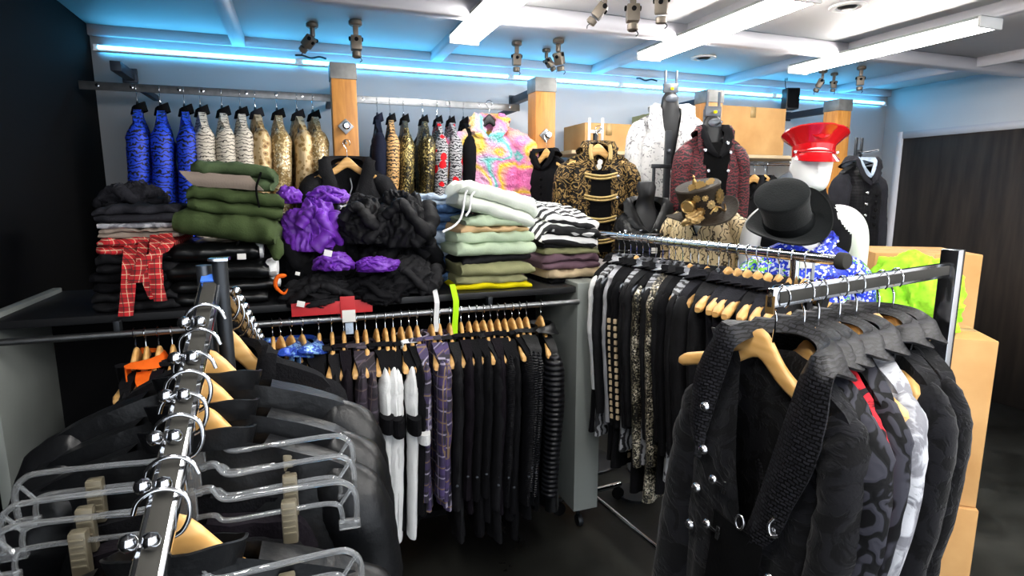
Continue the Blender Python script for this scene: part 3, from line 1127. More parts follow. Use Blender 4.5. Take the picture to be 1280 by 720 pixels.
def heap(name, mat, rx, ry, rz_, seed, amp=.22, freq=3.0, nu=84, nv=56, parts=None, sl=0):
    """a crumpled garment thrown down in a heap"""
    p = Proto(name)
    rnd = random.Random(seed)
    Q3 = Quaternion((rnd.uniform(-1, 1), rnd.uniform(-1, 1), rnd.uniform(-1, 1), rnd.uniform(-1, 1))).normalized().to_matrix()
    Q4 = Quaternion((rnd.uniform(-1, 1), rnd.uniform(-1, 1), rnd.uniform(-1, 1), rnd.uniform(-1, 1))).normalized().to_matrix()
    sv = Vector((seed, seed * .7, seed * .3))
    rings = []
    for j in range(nv + 1):
        ph = -PI / 2 + PI * j / nv
        ph = max(-PI / 2 + .03, min(PI / 2 - .03, ph))
        r = []
        for i in range(nu):
            th = 2 * PI * i / nu
            d = Vector((math.cos(ph) * math.cos(th), math.cos(ph) * math.sin(th), math.sin(ph)))
            q = d + sv
            wv = Vector((nz(q.x * 1.3, q.y * 1.3, q.z * 1.3), nz(q.y * 1.3 + 5, q.z * 1.3, q.x), nz(q.z * 1.3, q.x * 1.3 + 9, q.y))) * .35
            a = Q3 @ (d + wv)
            b2 = Q4 @ (d + wv * 1.4)
            # long soft folds running one way over the heap, shorter creases across them
            f = .9 * nz(a.x * freq * .5 + seed, a.y * freq * 1.1, a.z * freq * 1.1) + .4
            g = (1 - abs(nz(b2.x * freq * .5, b2.y * freq * 1.9 + seed, b2.z * freq * 1.0)) * 2.6)
            h = 1 - abs(nz(a.x * freq * 1.2, a.y * freq * 4.2 + seed, b2.z * freq * 2.0)) * 2.6
            k = 1 + amp * (.55 * f + .30 * g + .12 * h - .5) + amp * .7 * nz(d.x * 1.5 + seed * 2, d.y * 1.5, d.z * 1.5)
            z = d.z * rz_ * k
            if z < -rz_ * .45: z = -rz_ * .45 + (z + rz_ * .45) * .12
            r.append((d.x * rx * k, d.y * ry * k, z + rz_ * .5))
        rings.append(r)
    p.add('cloth', MB().rings(rings), M[mat], angle=80)
    for k in range(sl):
        a0 = rnd.uniform(-2.6, -.5)
        pts = []
        for q in range(6):
            a1 = a0 + (q - 2.5) * .30 * (1 if k % 2 else -1) * 1.2
            el = .75 - .34 * abs(q - 1.5) + rnd.uniform(-.12, .12)
            pts.append((rx * 1.0 * math.cos(a1) * math.cos(el), ry * 1.0 * math.sin(a1) * math.cos(el), max(rz_ * .12, rz_ * .5 + rz_ * math.sin(el))))
        P = catmull(pts, 40)
        base = min(rx, ry, rz_) * .30
        rr = [base * (.75 + .55 * abs(nz(i_ * .33, seed, k)) + .35 * nz(i_ * .11, k, seed)) for i_ in range(41)]
        rr[0] *= .4; rr[-1] *= .5
        p.add('sleeve', MB().tube(P, rr, 14, flat=.7), M[mat], 0)
    if parts: parts(p)
    return p


def swing_tag(p, at, size=(.035, .055), mat='tag_white', parent=0, name='tag', rot=None):
    return p.add(name, MB().box(at, (size[0], .003, size[1]), rot, .0008), M[mat], parent)
# ================================================================== helpers for standing things in the room
def proj(p):
    p = Vector(p) - Vector((0, 0, CAM_H))
    zc = p.y * math.cos(PITCH) - p.z * math.sin(PITCH)
    yc = p.y * math.sin(PITCH) + p.z * math.cos(PITCH)
    return 640 + FPX * p.x / zc, 360 - FPX * yc / zc


def at_tz(px, t, z):
    py = 360.0
    for _ in range(6):
        p = at_t(px, py, t)
        py = proj((p.x, p.y, z))[1]
    return Vector((p.x, p.y, z))


def at_yz(px, y, z):
    py = proj((0, y, z))[1]
    p = at_y(px, py, y)
    return Vector((p.x, y, z))


RZ_T = math.atan2(-CW, SW)            # local x of a garment points out of the wall; its front faces the left end of the wall


def hang(proto, hanger, loc, rz, label, cat, group=None, hlabel=None, hcat='hanger', hgroup=None, tilt=None, scale=None):
    if hlabel and len(hlabel.replace('-', ' ').split()) > 16:
        hlabel = hlabel.replace('wooden hanger of the ', 'hanger of ').replace('black hanger of the ', 'hanger of ')
    g = proto.put(loc, rz, label, cat, group, tilt, scale)
    if hanger is not None:
        hanger.put(loc, rz, hlabel or ('hanger of the ' + label), hcat, hgroup, tilt)
    return g


# ================================================================== A. jackets on the wall rail
ja = {}
def two(key, *a, **k):
    ja[key] = [jacket(*a, seed=sd, **k) for sd in (1.7, 5.3)]
W = dict(w=.20, L=.74, t=.046, thick=.054, sl=.60, amp=.014, samp=.09, collar=False, band_h=.05, topT=.017, vw=.24, vd=.06, out=.02, drop=.095)
two('blue', 'blue_zebra_jacket', 'blue_zebra', col='deep_black', **W)
two('tiger', 'tiger_print_jacket', 'white_tiger', col='matt_black', **W)
two('gold', 'gold_leopard_jacket', 'gold_leopard', col='charcoal', **W)
two('goldsq', 'gold_sequin_jacket', 'gold_sequin', col='matt_black', **W)
two('gtiger', 'golden_tiger_jacket', 'gold_tiger', col='matt_black', **W)
two('gblack', 'black_gold_sequin_jacket', 'gold_black', col='matt_black', **W)
two('redl', 'scarlet_bloom_jacket', 'red_leopard', col='matt_black', **W)
two('blk', 'black_jacket', 'black', col='matt_black', **W)
two('navy', 'navy_jacket', 'navy', col='navy', **W)
wall_list = [
    (170, 'blue', 'blue zebra-print jacket, first from the left end of the wall rail'),
    (199, 'blue', 'blue zebra-print jacket, second from the left end of the wall rail'),
    (229, 'blue', 'blue zebra-print jacket beside the first cream tiger-print one'),
    (249, 'tiger', 'cream tiger-print jacket beside the blue zebra jackets'),
    (276, 'tiger', 'cream tiger-print jacket between two other tiger-print ones'),
    (299, 'tiger', 'cream tiger-print jacket beside the gold leopard jacket'),
    (318, 'gold', 'gold glitter leopard jacket beside the cream tiger-print jackets'),
    (345, 'goldsq', 'pale gold sequin jacket between the two gold leopard jackets'),
    (370, 'gold', 'gold leopard jacket second from the wooden post'),
    (390, 'goldsq', 'gold sequin jacket nearest the left side of the wooden post'),
    (471, 'navy', 'dark navy jacket just right of the wooden post'),
    (487, 'gtiger', 'golden tiger-print jacket beside the dark navy one'),
    (504, 'gblack', 'black and gold sequin jacket beside the golden tiger-print one'),
    (528, 'gblack', 'black and gold sequin jacket beside the scarlet bloom jackets'),
    (546, 'redl', 'grey jacket with scarlet blooms, left one of two'),
    (562, 'redl', 'grey jacket with scarlet blooms, right one of two'),
    (579, 'blk', 'plain black jacket hung beside the pastel fur coat'),
]
for i, (px, key, lb) in enumerate(wall_list):
    p = at_tz(px, RAIL_T, RAIL_Z)
    tw = random.uniform(-.04, .04) + (.16 if px < 460 else -.05)
    grp = 'print jackets on the wall rail'
    hang(ja[key][i % 2], H_BLACK, p, RZ_T + tw, lb, 'jacket', grp,
         'black hanger of the ' + lb, 'hanger', 'black hangers on the wall rail', scale=(1, .82 if px > 460 else 1.0, 1))
# ================================================================== B. black jacket on the first post
p = room(-1.2, .40, 0)
p = at_tz(433, .66, 1.915)
jb = jacket('black_parka', 'black2', w=.215, L=.62, t=.055, thick=.06, sl=.52, seed=8.2, vd=.26, vw=.42, lap=.085, stand=.06, out=.05, zip=None, nv=36)
jb.add('zip', MB().tube(catmull([(.012, -.005, -.19), (.02, -.012, -.24), (.008, -.018, -.28), (.018, -.024, -.33)], 12), .004, 6), M['steel'], 0)
swing_tag(jb, (.016, -.045, -.335), (.055, .05), 'beige', 0, 'paper_tag')
jb.add('snap', MB().lathe([(.001, .008), (.009, .006), (.011, 0)], 12, Matrix.Rotation(PI / 2, 3, 'X'), (-.13, -.055, -.27)), M['silver_btn'], 0)
hang(jb, H_WOOD, p, YAW - .12, 'black parka facing out on a wooden hanger in front of the first wooden post', 'jacket',
     hlabel='wooden hanger of the black parka on the first wooden post')
o = MB().tube(catmull([(0, -.005, .0), (0, .04, -.002), (0, .075, .02), (0, .08, .05)], 12), .005, 8).obj('post_hook', M['steel'], loc=p + Vector((0, 0, -.0)), rz=YAW)
tag(o, 'steel hook on the first wooden post holding the black parka', 'hook')

# ================================================================== C. pastel fur coat
def fur(proto_name, mat, **k):
    p = jacket(proto_name, mat, **k)
    rnd = random.Random(4)
    for nm, me, _, _ in p.parts:
        if nm in ('body', 'sleeve', 'collar'):
            for vtx in me.vertices:
                q = Vector(vtx.co)
                vtx.co += Vector(vtx.normal) * (.010 * mn.noise(q * 38) + .012 * mn.noise(q * 90) + .006)
    return p
jc = fur('pastel_fur_coat', 'pastel', w=.17, L=.66, t=.09, thick=.075, sl=.56, seed=2.2, vd=.12, vw=.30, lap=.075, stand=.07, out=.085, fwd=-.02, samp=.05, ax=.085, nv=60, prof=[(0, .95), (.2, .98), (.6, 1.12), (1, 1.3)])
p = at_tz(609, .30, 2.19)
hang(jc, H_BLACK, p + Vector((.02, -.20, 0)), YAW - .30, 'fluffy pastel rainbow fur coat hung at the end of the wall rail', 'coat', scale=(1.08, 1, 1.0),
     hlabel='black hanger inside the fluffy pastel rainbow fur coat')

# ================================================================== D. black shirt on the middle post
jd = jacket('black_shirt', 'black', w=.16, L=.62, t=.05, thick=.05, sl=.5, seed=6.1, vd=.10, vw=.38, lap=.05, stand=.05, out=.02, buttons=5, btn='matt_black')
p = at_tz(683, .68, 1.99)
hang(jd, H_SMALL, p + Vector((0, -.02, 0)), YAW - 1.05, 'plain black shirt hung on the middle wooden post', 'shirt',
     hlabel='wooden hanger of the plain black shirt on the middle post')

# ================================================================== shelf with cartons on the back wall
z = 1.93
root = empty('wall_shelf', room(1.35, .215, z), YAW, 'long board shelf on the back wall carrying cardboard boxes', 'shelf')
MB().box((0, 0, -.0125), (2.15, .41, .025), bev=.003).obj('board', M['beige'], root)
for x in (-1.0, -.05, .9):
    MB().prism([(0, -.026), (-.42, -.026), (-.38, -.045), (-.02, -.2), (0, -.2)], x - .012, x + .012, rotz(PI / 2), (0, .205, 0)).obj('bracket', M['white_paint'], root)


def carton(px0, px1, t, d, z0, z1, label, mat='cardboard', rz=0.0, flap=False):
    a, b = at_tz(px0, t, (z0 + z1) / 2), at_tz(px1, t, (z0 + z1) / 2)
    w = (b - a).length
    c = (a + b) / 2 + (room(0, 0) - room(0, d / 2))
    c.z = z0
    root = empty('cardboard_box', c, YAW + rz, label, 'box', 'cardboard boxes')
    h = z1 - z0
    MB().box((0, 0, h / 2), (w, d, h), bev=.006).obj('body', M[mat], root)
    MB().box((0, 0, h + .0005), (w * .96, .05, .002)).obj('tape', M['tape'], root)
    bb = MB(); bb.box((0, -d / 2 - .0005, h - .04), (.05, .002, .08)); bb.obj('tape', M['tape'], root)
    return root


carton(731, 790, .40, .34, z, 2.115, 'cardboard box behind the black and gold brocade jacket', rz=.0)
carton(838, 874, .40, .34, z, 2.23, 'narrow cardboard box behind the white brocade jacket')
carton(815, 836, .36, .28, z, 2.21, 'greyish box end beside the narrow cardboard box', mat='khaki')
carton(897, 981, .42, .36, z, 2.28, 'largest cardboard box, above the red print jacket')
# short rail under the shelf
a, b2 = at_tz(915, .40, 1.86), at_tz(985, .40, 1.86)
root = empty('short_hanging_rail', (a + b2) / 2, YAW, 'short chrome rail under the shelf behind the red cap mannequin', 'rail')
Ls = (b2 - a).length + .1
MB().tube([(-Ls / 2, 0, 0), (Ls / 2, 0, 0)], .011, 12).obj('bar', M['chrome'], root)
for sx in (-1, 1): MB().tube([(sx * (Ls / 2 - .03), 0, 0), (sx * (Ls / 2 - .03), .0, .042)], .008, 8).obj('bracket', M['chrome'], root)
jk = jacket('black_waistcoat', 'black2', w=.19, L=.5, t=.05, sl=.4, seed=2.9)
for px, lb in ((944, 'black waistcoat on the short rail left of the red cap mannequin'), (957, 'black waistcoat on the short rail closest to the red cap mannequin')):
    p = at_tz(px, .40, 1.86)
    hang(jk, H_WOOD, p, RZ_T + .5, lb, 'waistcoat', 'waistcoats on the short rail', 'wooden hanger of the ' + lb)

# ================================================================== E-G. jackets on display stands behind the rack
def garment_stand(loc, h, rz, label, mat='grey_paint', prong=.06):
    root = empty('garment_stand', (loc[0], loc[1], 0), rz, label, 'stand', 'display stands behind the chrome rack')
    MB().lathe([(.17, 0), (.17, .012), (.16, .018), (.02, .022)], 32).obj('base', M['dark_metal'], root)
    MB().tube([(0, 0, .02), (0, 0, h)], .013, 14).obj('pole', M['dark_metal'], root)
    for sx in (-1, 1): MB().box((sx * prong / 2, -.01, h + .02), (.014, .010, .13), bev=.002).obj('prong', M[mat], root)
    MB().box((0, -.01, h + .01), (prong, .012, .018), bev=.002).obj('crossbar', M[mat], root)
    MB().tube([(0, 0, h + .005), (0, -.06, h + .005), (0, -.12, h + .012)], .006, 8).obj('arm', M['chrome'], root)
    return root


# E black and gold brocade tail coat
je = jacket('brocade_coat', 'gold_brocade', w=.20, L=.70, t=.065, thick=.06, sl=.60, seed=4.4, vd=.14, vw=.30, lap=.05, stand=.085, out=.04, fwd=-.02, nv=44)
b = MB()
g = []
for j in range(13):
    v_ = j / 12
    zz = lerp(-.22, -.66, v_)
    hw = lerp(.052, .066, v_)
    g.append([(hw * (-1 + 2 * i / 6), -.078 - .006 * math.cos((-1 + 2 * i / 6) * 1.4) - .004 * nz(i, j, 1), zz) for i in range(7)])
pi_ = je.add('placket', b.sheet(g, .004), M['deep_black'], 0)
for k in range(4):
    zz = -.25 - .115 * k
    for dz in (.008, -.008):
        je.add('braid', MB().tube(catmull([(-.09, -.080, zz + dz + .006), (-.045, -.092, zz + dz - .004), (0, -.094, zz + dz - .008), (.045, -.092, zz + dz - .003), (.09, -.080, zz + dz + .008)], 16), .006, 8), M['gold_braid'], pi_)
    je.add('button', MB().lathe([(.001, .010), (.008, .008), (.011, 0)], 12, Matrix.Rotation(PI / 2, 3, 'X'), (.092, -.078, zz)), M['silver_btn'], 0)
for sx in (-1, 1):
    je.add('collar_braid', MB().tube(catmull([(sx * .05, -.05, -.085), (sx * .055, -.058, -.12), (sx * .05, -.070, -.165)], 10), .011, 8), M['gold_braid'], 2)
b = MB()
b.lathe([(.001, .003), (.014, .003), (.015, 0)], 18, Matrix.Rotation(PI / 2, 3, 'X'), (.004, -.036, -.175))
b.lathe([(.001, .003), (.015, .003), (.016, 0)], 18, Matrix.Rotation(PI / 2, 3, 'X'), (-.002, -.036, -.200))
je.add('paper_tag', b, M['tag_white'], 0)
p = at_yz(748, 3.25, 1.96)
p.z = 1.985
hang(je, H_WOOD, p, .10, 'black and gold brocade military coat with four gold braids, left of the white brocade jacket', 'coat',
     hlabel='wooden hanger of the black and gold brocade military coat')
garment_stand(p + Vector((.0, .12, 0)), 1.975, .1, 'pale display stand behind the black and gold brocade coat', 'white_paint', .075)

# F white brocade jacket and its black form
jf = jacket('white_brocade_jacket', 'white_print', w=.205, L=.72, t=.075, thick=.065, sl=.60, seed=5.5, vd=.36, vw=.30, lap=.095, stand=.05, out=.035, fwd=-.02, nv=44)
p = at_yz(838, 3.40, 2.2)
p.z = 2.215
F = jf.put(p, .05, 'white brocade jacket open over a black form, on a stand above the rack', 'jacket')
def black_form(loc, rz, label, front=True):
    root = empty('torso_form', loc, rz, label, 'form', 'black jacket forms')
    b = MB()
    rings = []
    for zz, rx, ry in ((-.06, .03, .024), (-.085, .045, .03), (-.12, .050, .034), (-.155, .060, .038), (-.19, .07, .04), (-.26, .085, .045), (-.40, .10, .048), (-.52, .09, .045)):
        rings.append([(rx * math.cos(2 * PI * k / 28), ry * math.sin(2 * PI * k / 28), zz) for k in range(28)])
    b.rings(rings)
    fo = b.obj('shell', M['black_plastic'], root)
    MB().lathe([(.026, 0), (.034, .004), (.036, .012), (.022, .016)], 20, Matrix.Rotation(PI / 2, 3, 'X'), (0, -.024, -.095), ex=1, ey=.6).obj('neck_ring', M['gun_metal'], fo)
    MB().box((0, -.03, -.042), (.016, .012, .014), bev=.003).obj('latch', M['yellow'], root)
    for sx in (-1, 1): MB().box((sx * .032, 0, .0), (.012, .012, .12), bev=.002).obj('prong', M['gun_metal'], root)
    MB().box((0, 0, -.035), (.085, .02, .05), bev=.004).obj('clamp', M['gun_metal'], root)
    return root
black_form(p + Vector((.0, -.0, .045)), .05, 'black form with two prongs inside the white brocade jacket')
st = empty('form_stand', (p.x - .035, p.y - .13, 0), .05, 'black upright stand with side peg in front of the white brocade jacket', 'stand')
MB().lathe([(.16, 0), (.16, .012), (.02, .02)], 28).obj('base', M['dark_metal'], st)
MB().box((0, 0, 1.0), (.034, .026, 1.96), bev=.003).obj('pole', M['dark_metal'], st)
MB().box((-.035, -.006, 1.79), (.11, .022, .022), bev=.003).obj('side_peg', M['dark_metal'], st)
MB().box((-.075, -.006, 1.70), (.016, .016, .17), bev=.003).obj('drop_peg', M['dark_metal'], st)
MB().lathe([(.011, 0), (.011, .010), (.005, .013)], 14, Matrix.Rotation(PI / 2, 3, 'X'), (.002, -.013, 1.87)).obj('screw', M['gun_metal'], st)

# G black jacket with red print
jg = jacket('red_print_jacket', 'red_print', w=.20, L=.72, t=.075, thick=.066, sl=.60, seed=6.6, vd=.30, vw=.38, lap=.055, stand=.06, out=.03, fwd=-.02, nv=44)
b = MB()
g = []
for j in range(11):
    v_ = j / 10
    zz = lerp(-.16, -.62, v_)
    hw = lerp(.075, .085, min(1, v_ * 3))
    g.append([(hw * (-1 + 2 * i / 8), -.062 - .02 * math.cos((-1 + 2 * i / 8) * 1.4) * (1 if v_ > .2 else v_ * 5), zz) for i in range(9)])
pi_ = jg.add('waistcoat_front', b.sheet(g, .004), M['deep_black'], 0)
for sx, zz in ((-.085, -.20), (.05, -.165), (.07, -.21), (-.06, -.30), (.06, -.30)):
    jg.add('stud', MB().lathe([(.001, .010), (.008, .008), (.011, 0)], 12, Matrix.Rotation(PI / 2, 3, 'X'), (sx, -.085, zz)), M['silver_btn'], pi_)
jg.add('shirt_collar', collar_strip(MB(), .20, .09, vd=.13, vw=.28, lap=.06, stand=.07, lift=.02), M['black'], 0)
p = at_yz(891, 3.05, 2.0)
p.z = 2.055
jgo = jg.put(p, .12, 'black and dark red print jacket over a black waistcoat, behind the steampunk hat', 'jacket')
jgo.scale = (.86, 1, 1)
black_form(p + Vector((0, .01, .035)), .12, 'black form with two prongs inside the red print jacket')
garment_stand(p + Vector((.0, .03, 0)), 1.98, .12, 'display stand inside the black and dark red print jacket', 'gun_metal', .08)

# plinth that carries the busts behind the rack
root = empty('display_plinth', (1.20, 2.52, 0), R_(-24), 'black display plinth behind the chrome rack carrying the busts', 'plinth')
MB().box((0, 0, .52), (.42, .80, 1.04), bev=.008).obj('body', M['matt_black'], root)
MB().box((0, 0, 1.05), (.46, .84, .022), bev=.004).obj('top', M['black_plastic'], root)


def remeshed(mb, name, mat, parent, vox=.008, smooth=4):
    me = mb.mesh('raw', None)
    o = bpy.data.objects.new('raw', me)
    COL.objects.link(o)
    md = o.modifiers.new('r', 'REMESH'); md.mode = 'VOXEL'; md.voxel_size = vox
    m2 = o.modifiers.new('s', 'SMOOTH'); m2.factor = .5; m2.iterations = smooth
    dg = bpy.context.evaluated_depsgraph_get()
    ev = o.evaluated_get(dg)
    out = bpy.data.meshes.new_from_object(ev)
    bpy.data.objects.remove(o)
    bpy.data.meshes.remove(me)
    out.name = name
    out.polygons.foreach_set('use_smooth', [True] * len(out.polygons))
    out.materials.clear(); out.materials.append(mat)
    r = bpy.data.objects.new(name, out)
    COL.objects.link(r)
    if parent is not None: r.parent = parent
    return r


TORSO = [(-.56, .125, .095, 0), (-.45, .120, .092, 0), (-.30, .150, .112, -.004), (-.20, .170, .122, -.006), (-.13, .172, .112, 0), (-.075, .155, .09, .006),
         (-.04, .112, .072, .01), (-.012, .074, .064, .010), (.02, .060, .060, .006), (.045, .056, .060, -.004), (.060, .054, .064, -.012)]
HEAD = [(z - .075, a, b_, c_ - .028) for z, a, b_, c_ in [(.10, .050, .072, -.022), (.112, .058, .084, -.026), (.135, .066, .092, -.024), (.17, .072, .098, -.018), (.21, .077, .104, -.012), (.25, .078, .106, -.008), (.285, .068, .094, -.004), (.312, .042, .058, 0), (.322, .012, .016, 0)]]


def loft_z(mb, prof, seg=40):
    rs = [[(rx * math.cos(2 * PI * k / seg), yo + ry * math.sin(2 * PI * k / seg), z) for k in range(seg)] for z, rx, ry, yo in prof]
    return mb.rings(rs)


def bust(root, head=False, arms=True, sc=1.0):
    b = MB()
    loft_z(b, TORSO + [(.075, .050, .060, -.02)])
    if head: loft_z(b, [(HEAD[0][0] - .008, .03, .045, HEAD[0][3])] + HEAD)
    if arms:
        for s in (-1, 1):
            b.tube(catmull([(s * .11, .006, -.085), (s * .165, .006, -.105), (s * .20, .010, -.17), (s * .212, .018, -.28), (s * .215, .012, -.40), (s * .212, -.01, -.50)], 22),
                   [lerp(.052, .058, min(1, i / 6)) if i < 7 else lerp(.058, .038, (i - 7) / 15) for i in range(23)], 18)
    if head:
        b.tube(catmull([(0, -.128, .140), (0, -.147, .115), (0, -.156, .097), (0, -.136, .087)], 8), [.007, .009, .013, .008, .008, .008, .008, .008, .006][:9], 10)
        for s in (-1, 1):
            b.lathe([(.003, -.006), (.012, -.003), (.013, .003), (.004, .007)], 12, Matrix.Rotation(s * PI / 2, 3, 'Y'), (s * .077, -.020, .115), ex=1.5)
            b.lathe([(.002, -.006), (.011, 0), (.002, .004)], 12, Matrix.Rotation(PI / 2, 3, 'X'), (s * .028, -.131, .131), ey=.5)
        b.tube(catmull([(-.022, -.134, .068), (0, -.145, .071), (.022, -.134, .068)], 8), .0055, 8)
        b.tube(catmull([(-.018, -.132, .060), (0, -.141, .058), (.018, -.132, .060)], 8), .0060, 8)
    return remeshed(b, 'torso', M['mannequin'], root)


# J white mannequin with black tank top
pm = at_yz(1008, 2.52, 1.60)
rzm = R_(-14)
root = empty('shop_mannequin', (pm.x, pm.y, 1.635), rzm, 'white male mannequin with face, black tank top and bare shoulders, on the plinth', 'mannequin')
bust(root, True, True)
tt = MB()
g = []
NS = 112
rows = []
for j in range(60):
    zz = lerp(-.555, .030, j / 59)
    rx = table(zz, [(a, r1) for a, r1, r2, yo in TORSO]); ry = table(zz, [(a, r2) for a, r1, r2, yo in TORSO]); yo = table(zz, [(a, y) for a, r1, r2, y in TORSO])
    rows.append([((rx + .009) * math.cos(2 * PI * k / NS), yo + (ry + .009) * math.sin(2 * PI * k / NS), zz) for k in range(NS)])
vs, fs = [q for r in rows for q in r], []
for j in range(59):
    for k in range(NS):
        kk = (k + 1) % NS
        x = abs((rows[j][k][0] + rows[j][kk][0]) / 2); zz = rows[j][k][2]
        if x > .105 + .055 * max(0.0, (-.075 - zz) / .085) ** 2 and zz > -.16: continue
        fs.append((j * NS + k, j * NS + kk, (j + 1) * NS + kk, (j + 1) * NS + k))
tt.add(vs, fs)
o = tt.obj('tank_top', M['black'], root)
sd = o.modifiers.new('thickness', 'SOLIDIFY'); sd.thickness = .004; sd.offset = 1
MB().lathe([(.10, -.56), (.10, -.54), (.02, -.53)], 28, cap0=True, cap1=True).obj('base', M['black_plastic'], root)


# red peaked cap
ph = Vector((pm.x, pm.y, 1.635)) + rotz(rzm) @ Vector((0, -.040, .160))
cap = empty('peaked_cap', ph, rzm - .1, 'shiny red patent peaked cap on the white mannequin head', 'cap')
cap.rotation_euler = (R_(-5), R_(2), rzm)
cap.scale = (.94, .94, .94)
MB().lathe([(.088, 0), (.091, .003), (.093, .03), (.094, .05), (.091, .052)], 44, None, (0, 0, -.005), ex=.93, ey=1.1).obj('band', M['patent_red'], cap)
rings = []
SG = 56
for r, zz in ((.090, .044), (.094, .050), (.118, .075), (.134, .088), (.139, .094), (.136, .100), (.118, .106), (.08, .111), (.03, .113), (.004, .113)):
    rings.append([(r * .97 * math.cos(2 * PI * k / SG), r * 1.06 * math.sin(2 * PI * k / SG), zz - .16 * r * math.sin(2 * PI * k / SG) * (1 if zz > .06 else .0) * 1.0 + .004 * nz(math.cos(2 * PI * k / SG) * 5, math.sin(2 * PI * k / SG) * 5, zz * 20)) for k in range(SG)])
MB().rings(rings).obj('crown', M['patent_red'], cap)
g = []
for i in range(25):
    a = lerp(R_(205), R_(335), i / 24)
    e = max(0.0, math.sin((a - R_(205)) / R_(130) * PI))
    row = []
    for j in range(6):
        d = j / 5
        r = .095 + d * .055 * e ** .6
        row.append((r * .93 * math.cos(a), r * 1.12 * math.sin(a), .006 - d * .045 * e ** .5 - .004 * d * d))
    g.append(row)
MB().sheet(g, .003).obj('visor', M['patent_red'], cap)
MB().tube([(.097 * .93 * math.cos(lerp(R_(205), R_(335), i / 20)), .097 * 1.13 * math.sin(lerp(R_(205), R_(335), i / 20)), .012) for i in range(21)], .0045, 8).obj('strap', M['patent_red'], cap)
for s in (-1, 1): MB().lathe([(.001, .006), (.006, .005), (.008, 0)], 12, Matrix.Rotation(PI / 2, 3, 'X') , (s * .083, -.055, .012)).obj('button', M['silver_btn'], cap)
b = MB()
b.lathe([(.002, .004), (.012, .004), (.014, 0)], 16, Matrix.Rotation(R_(65), 3, 'X'), (0, -.118, .068), ey=.8)
for s in (-1, 1): b.tube(catmull([(0, -.117, .066), (s * .02, -.115, .07), (s * .034, -.109, .078)], 6), [.006, .006, .005, .005, .004, .003, .002], 8)
b.obj('emblem', M['patent_red'], cap)

# K bust in blue sequins with a black top hat
BUST = dict(t=.10, thick=.068, out=.062, fwd=-.02, nv=40, amp=.006, samp=.04)
jkk = jacket('sequin_jacket', 'blue_sequin', w=.185, L=.52, sl=.40, seed=7.7, vd=.05, vw=.34, lap=.05, stand=.05, zip='steel', col='blue_sequin', **BUST)
swing_tag(jkk, (-.05, -.118, -.19), (.08, .03), 'tag_white', 0, 'price_tag')
swing_tag(jkk, (-.075, -.118, -.305), (.062, .07), 'tag_white', 0, 'price_tag')
jkk.add('neon_stripe', MB().box((-.01, -.117, -.32), (.022, .003, .12), bev=.001), M['neon'], 0)
pk = at_yz(1006, 2.16, 1.46)
nz_k = 1.475
jkk.put((pk.x, pk.y, nz_k + .112), R_(-8), 'blue sequin jacket with green patches on the bust under the top hat', 'jacket')
rt = empty('bust_form', (pk.x, pk.y, nz_k + .0), R_(-8), 'white bust form inside the blue sequin jacket', 'bust form', 'bust forms')
b = MB(); loft_z(b, [(z_, a * .74, c_ * .66, y_) for z_, a, c_, y_ in TORSO if -.5 < z_ < .05]); b.obj('torso', M['mannequin'], rt)
MB().lathe([(.09, -.45), (.09, -.43), (.02, -.42)], 24).obj('base', M['black_plastic'], rt)


def top_hat(loc, axis, spin, label):
    root = empty('top_hat', loc, 0, label, 'hat')
    root.rotation_mode = 'QUATERNION'
    root.rotation_quaternion = axis_rot(axis, spin).to_quaternion()
    MB().lathe([(.085, .0), (.086, .01), (.083, .05), (.084, .09), (.090, .125), (.094, .140), (.093, .146), (.088, .149), (.05, .1505), (.004, .151)], 56, ex=.92, ey=1.06).obj('crown', M['hat_felt'], root)
    MB().lathe([(.0875, .004), (.088, .008), (.0868, .036), (.0855, .040)], 56, cap0=False, cap1=False, ex=.93, ey=1.07).obj('ribbon_band', M['ribbon'], root)
    rings = []
    for r, dz in ((.078, 0), (.10, -.002), (.12, .0), (.137, .004), (.142, .008), (.139, .011), (.12, .005), (.10, .003), (.078, .005)):
        rr = []
        for k in range(64):
            q = 2 * PI * k / 64
            curl = max(0, (r - .09)) * abs(math.cos(q)) ** 2 * 1.0
            rr.append((r * .96 * math.cos(q), r * 1.08 * math.sin(q), dz + curl - .25 * max(0, r - .09) * abs(math.sin(q)) ** 2))
        rings.append(rr)
    MB().rings(rings, False, False, True).obj('brim', M['hat_felt'], root)
    MB().tube([(.1405 * .96 * math.cos(2 * PI * k / 64), .1405 * 1.08 * math.sin(2 * PI * k / 64), .008 + .0505 * abs(math.cos(2 * PI * k / 64)) ** 2 - .0126 * abs(math.sin(2 * PI * k / 64)) ** 2) for k in range(64)], .0035, 8, closed=True).obj('brim_edge', M['ribbon'], root)
    return root


axis = Vector((-.475, -.487, .735))
ph = at_yz(1000, 2.10, 1.50)
ph = at_y(986, 279, 2.02)
th_ = top_hat(ph, axis, .4, 'black felt top hat tilted towards the viewer on the blue sequin bust')
th_.scale = (.93,) * 3

# I bust in cream print with a brass trimmed hat
ji = jacket('cream_print_jacket', 'cream_print', w=.19, L=.52, sl=.40, seed=8.8, vd=.16, vw=.40, lap=.06, stand=.05, col='black', **BUST)
pi2 = at_yz(880, 2.82, 1.4)
nz_i = 1.595
ji.put((pi2.x, pi2.y, nz_i + .112), R_(-42), 'cream crackle-print jacket on the bust under the brass-trimmed hat', 'jacket')
rt = empty('bust_form', (pi2.x, pi2.y, nz_i), R_(-42), 'white bust form inside the cream crackle-print jacket', 'bust form', 'bust forms')
b = MB(); loft_z(b, [(z_, a * .84, c_ * .70, y_) for z_, a, c_, y_ in TORSO if z_ > -.46]); b.obj('torso', M['mannequin'], rt)
MB().lathe([(.09, -.46), (.09, -.44), (.02, -.43)], 24).obj('base', M['black_plastic'], rt)

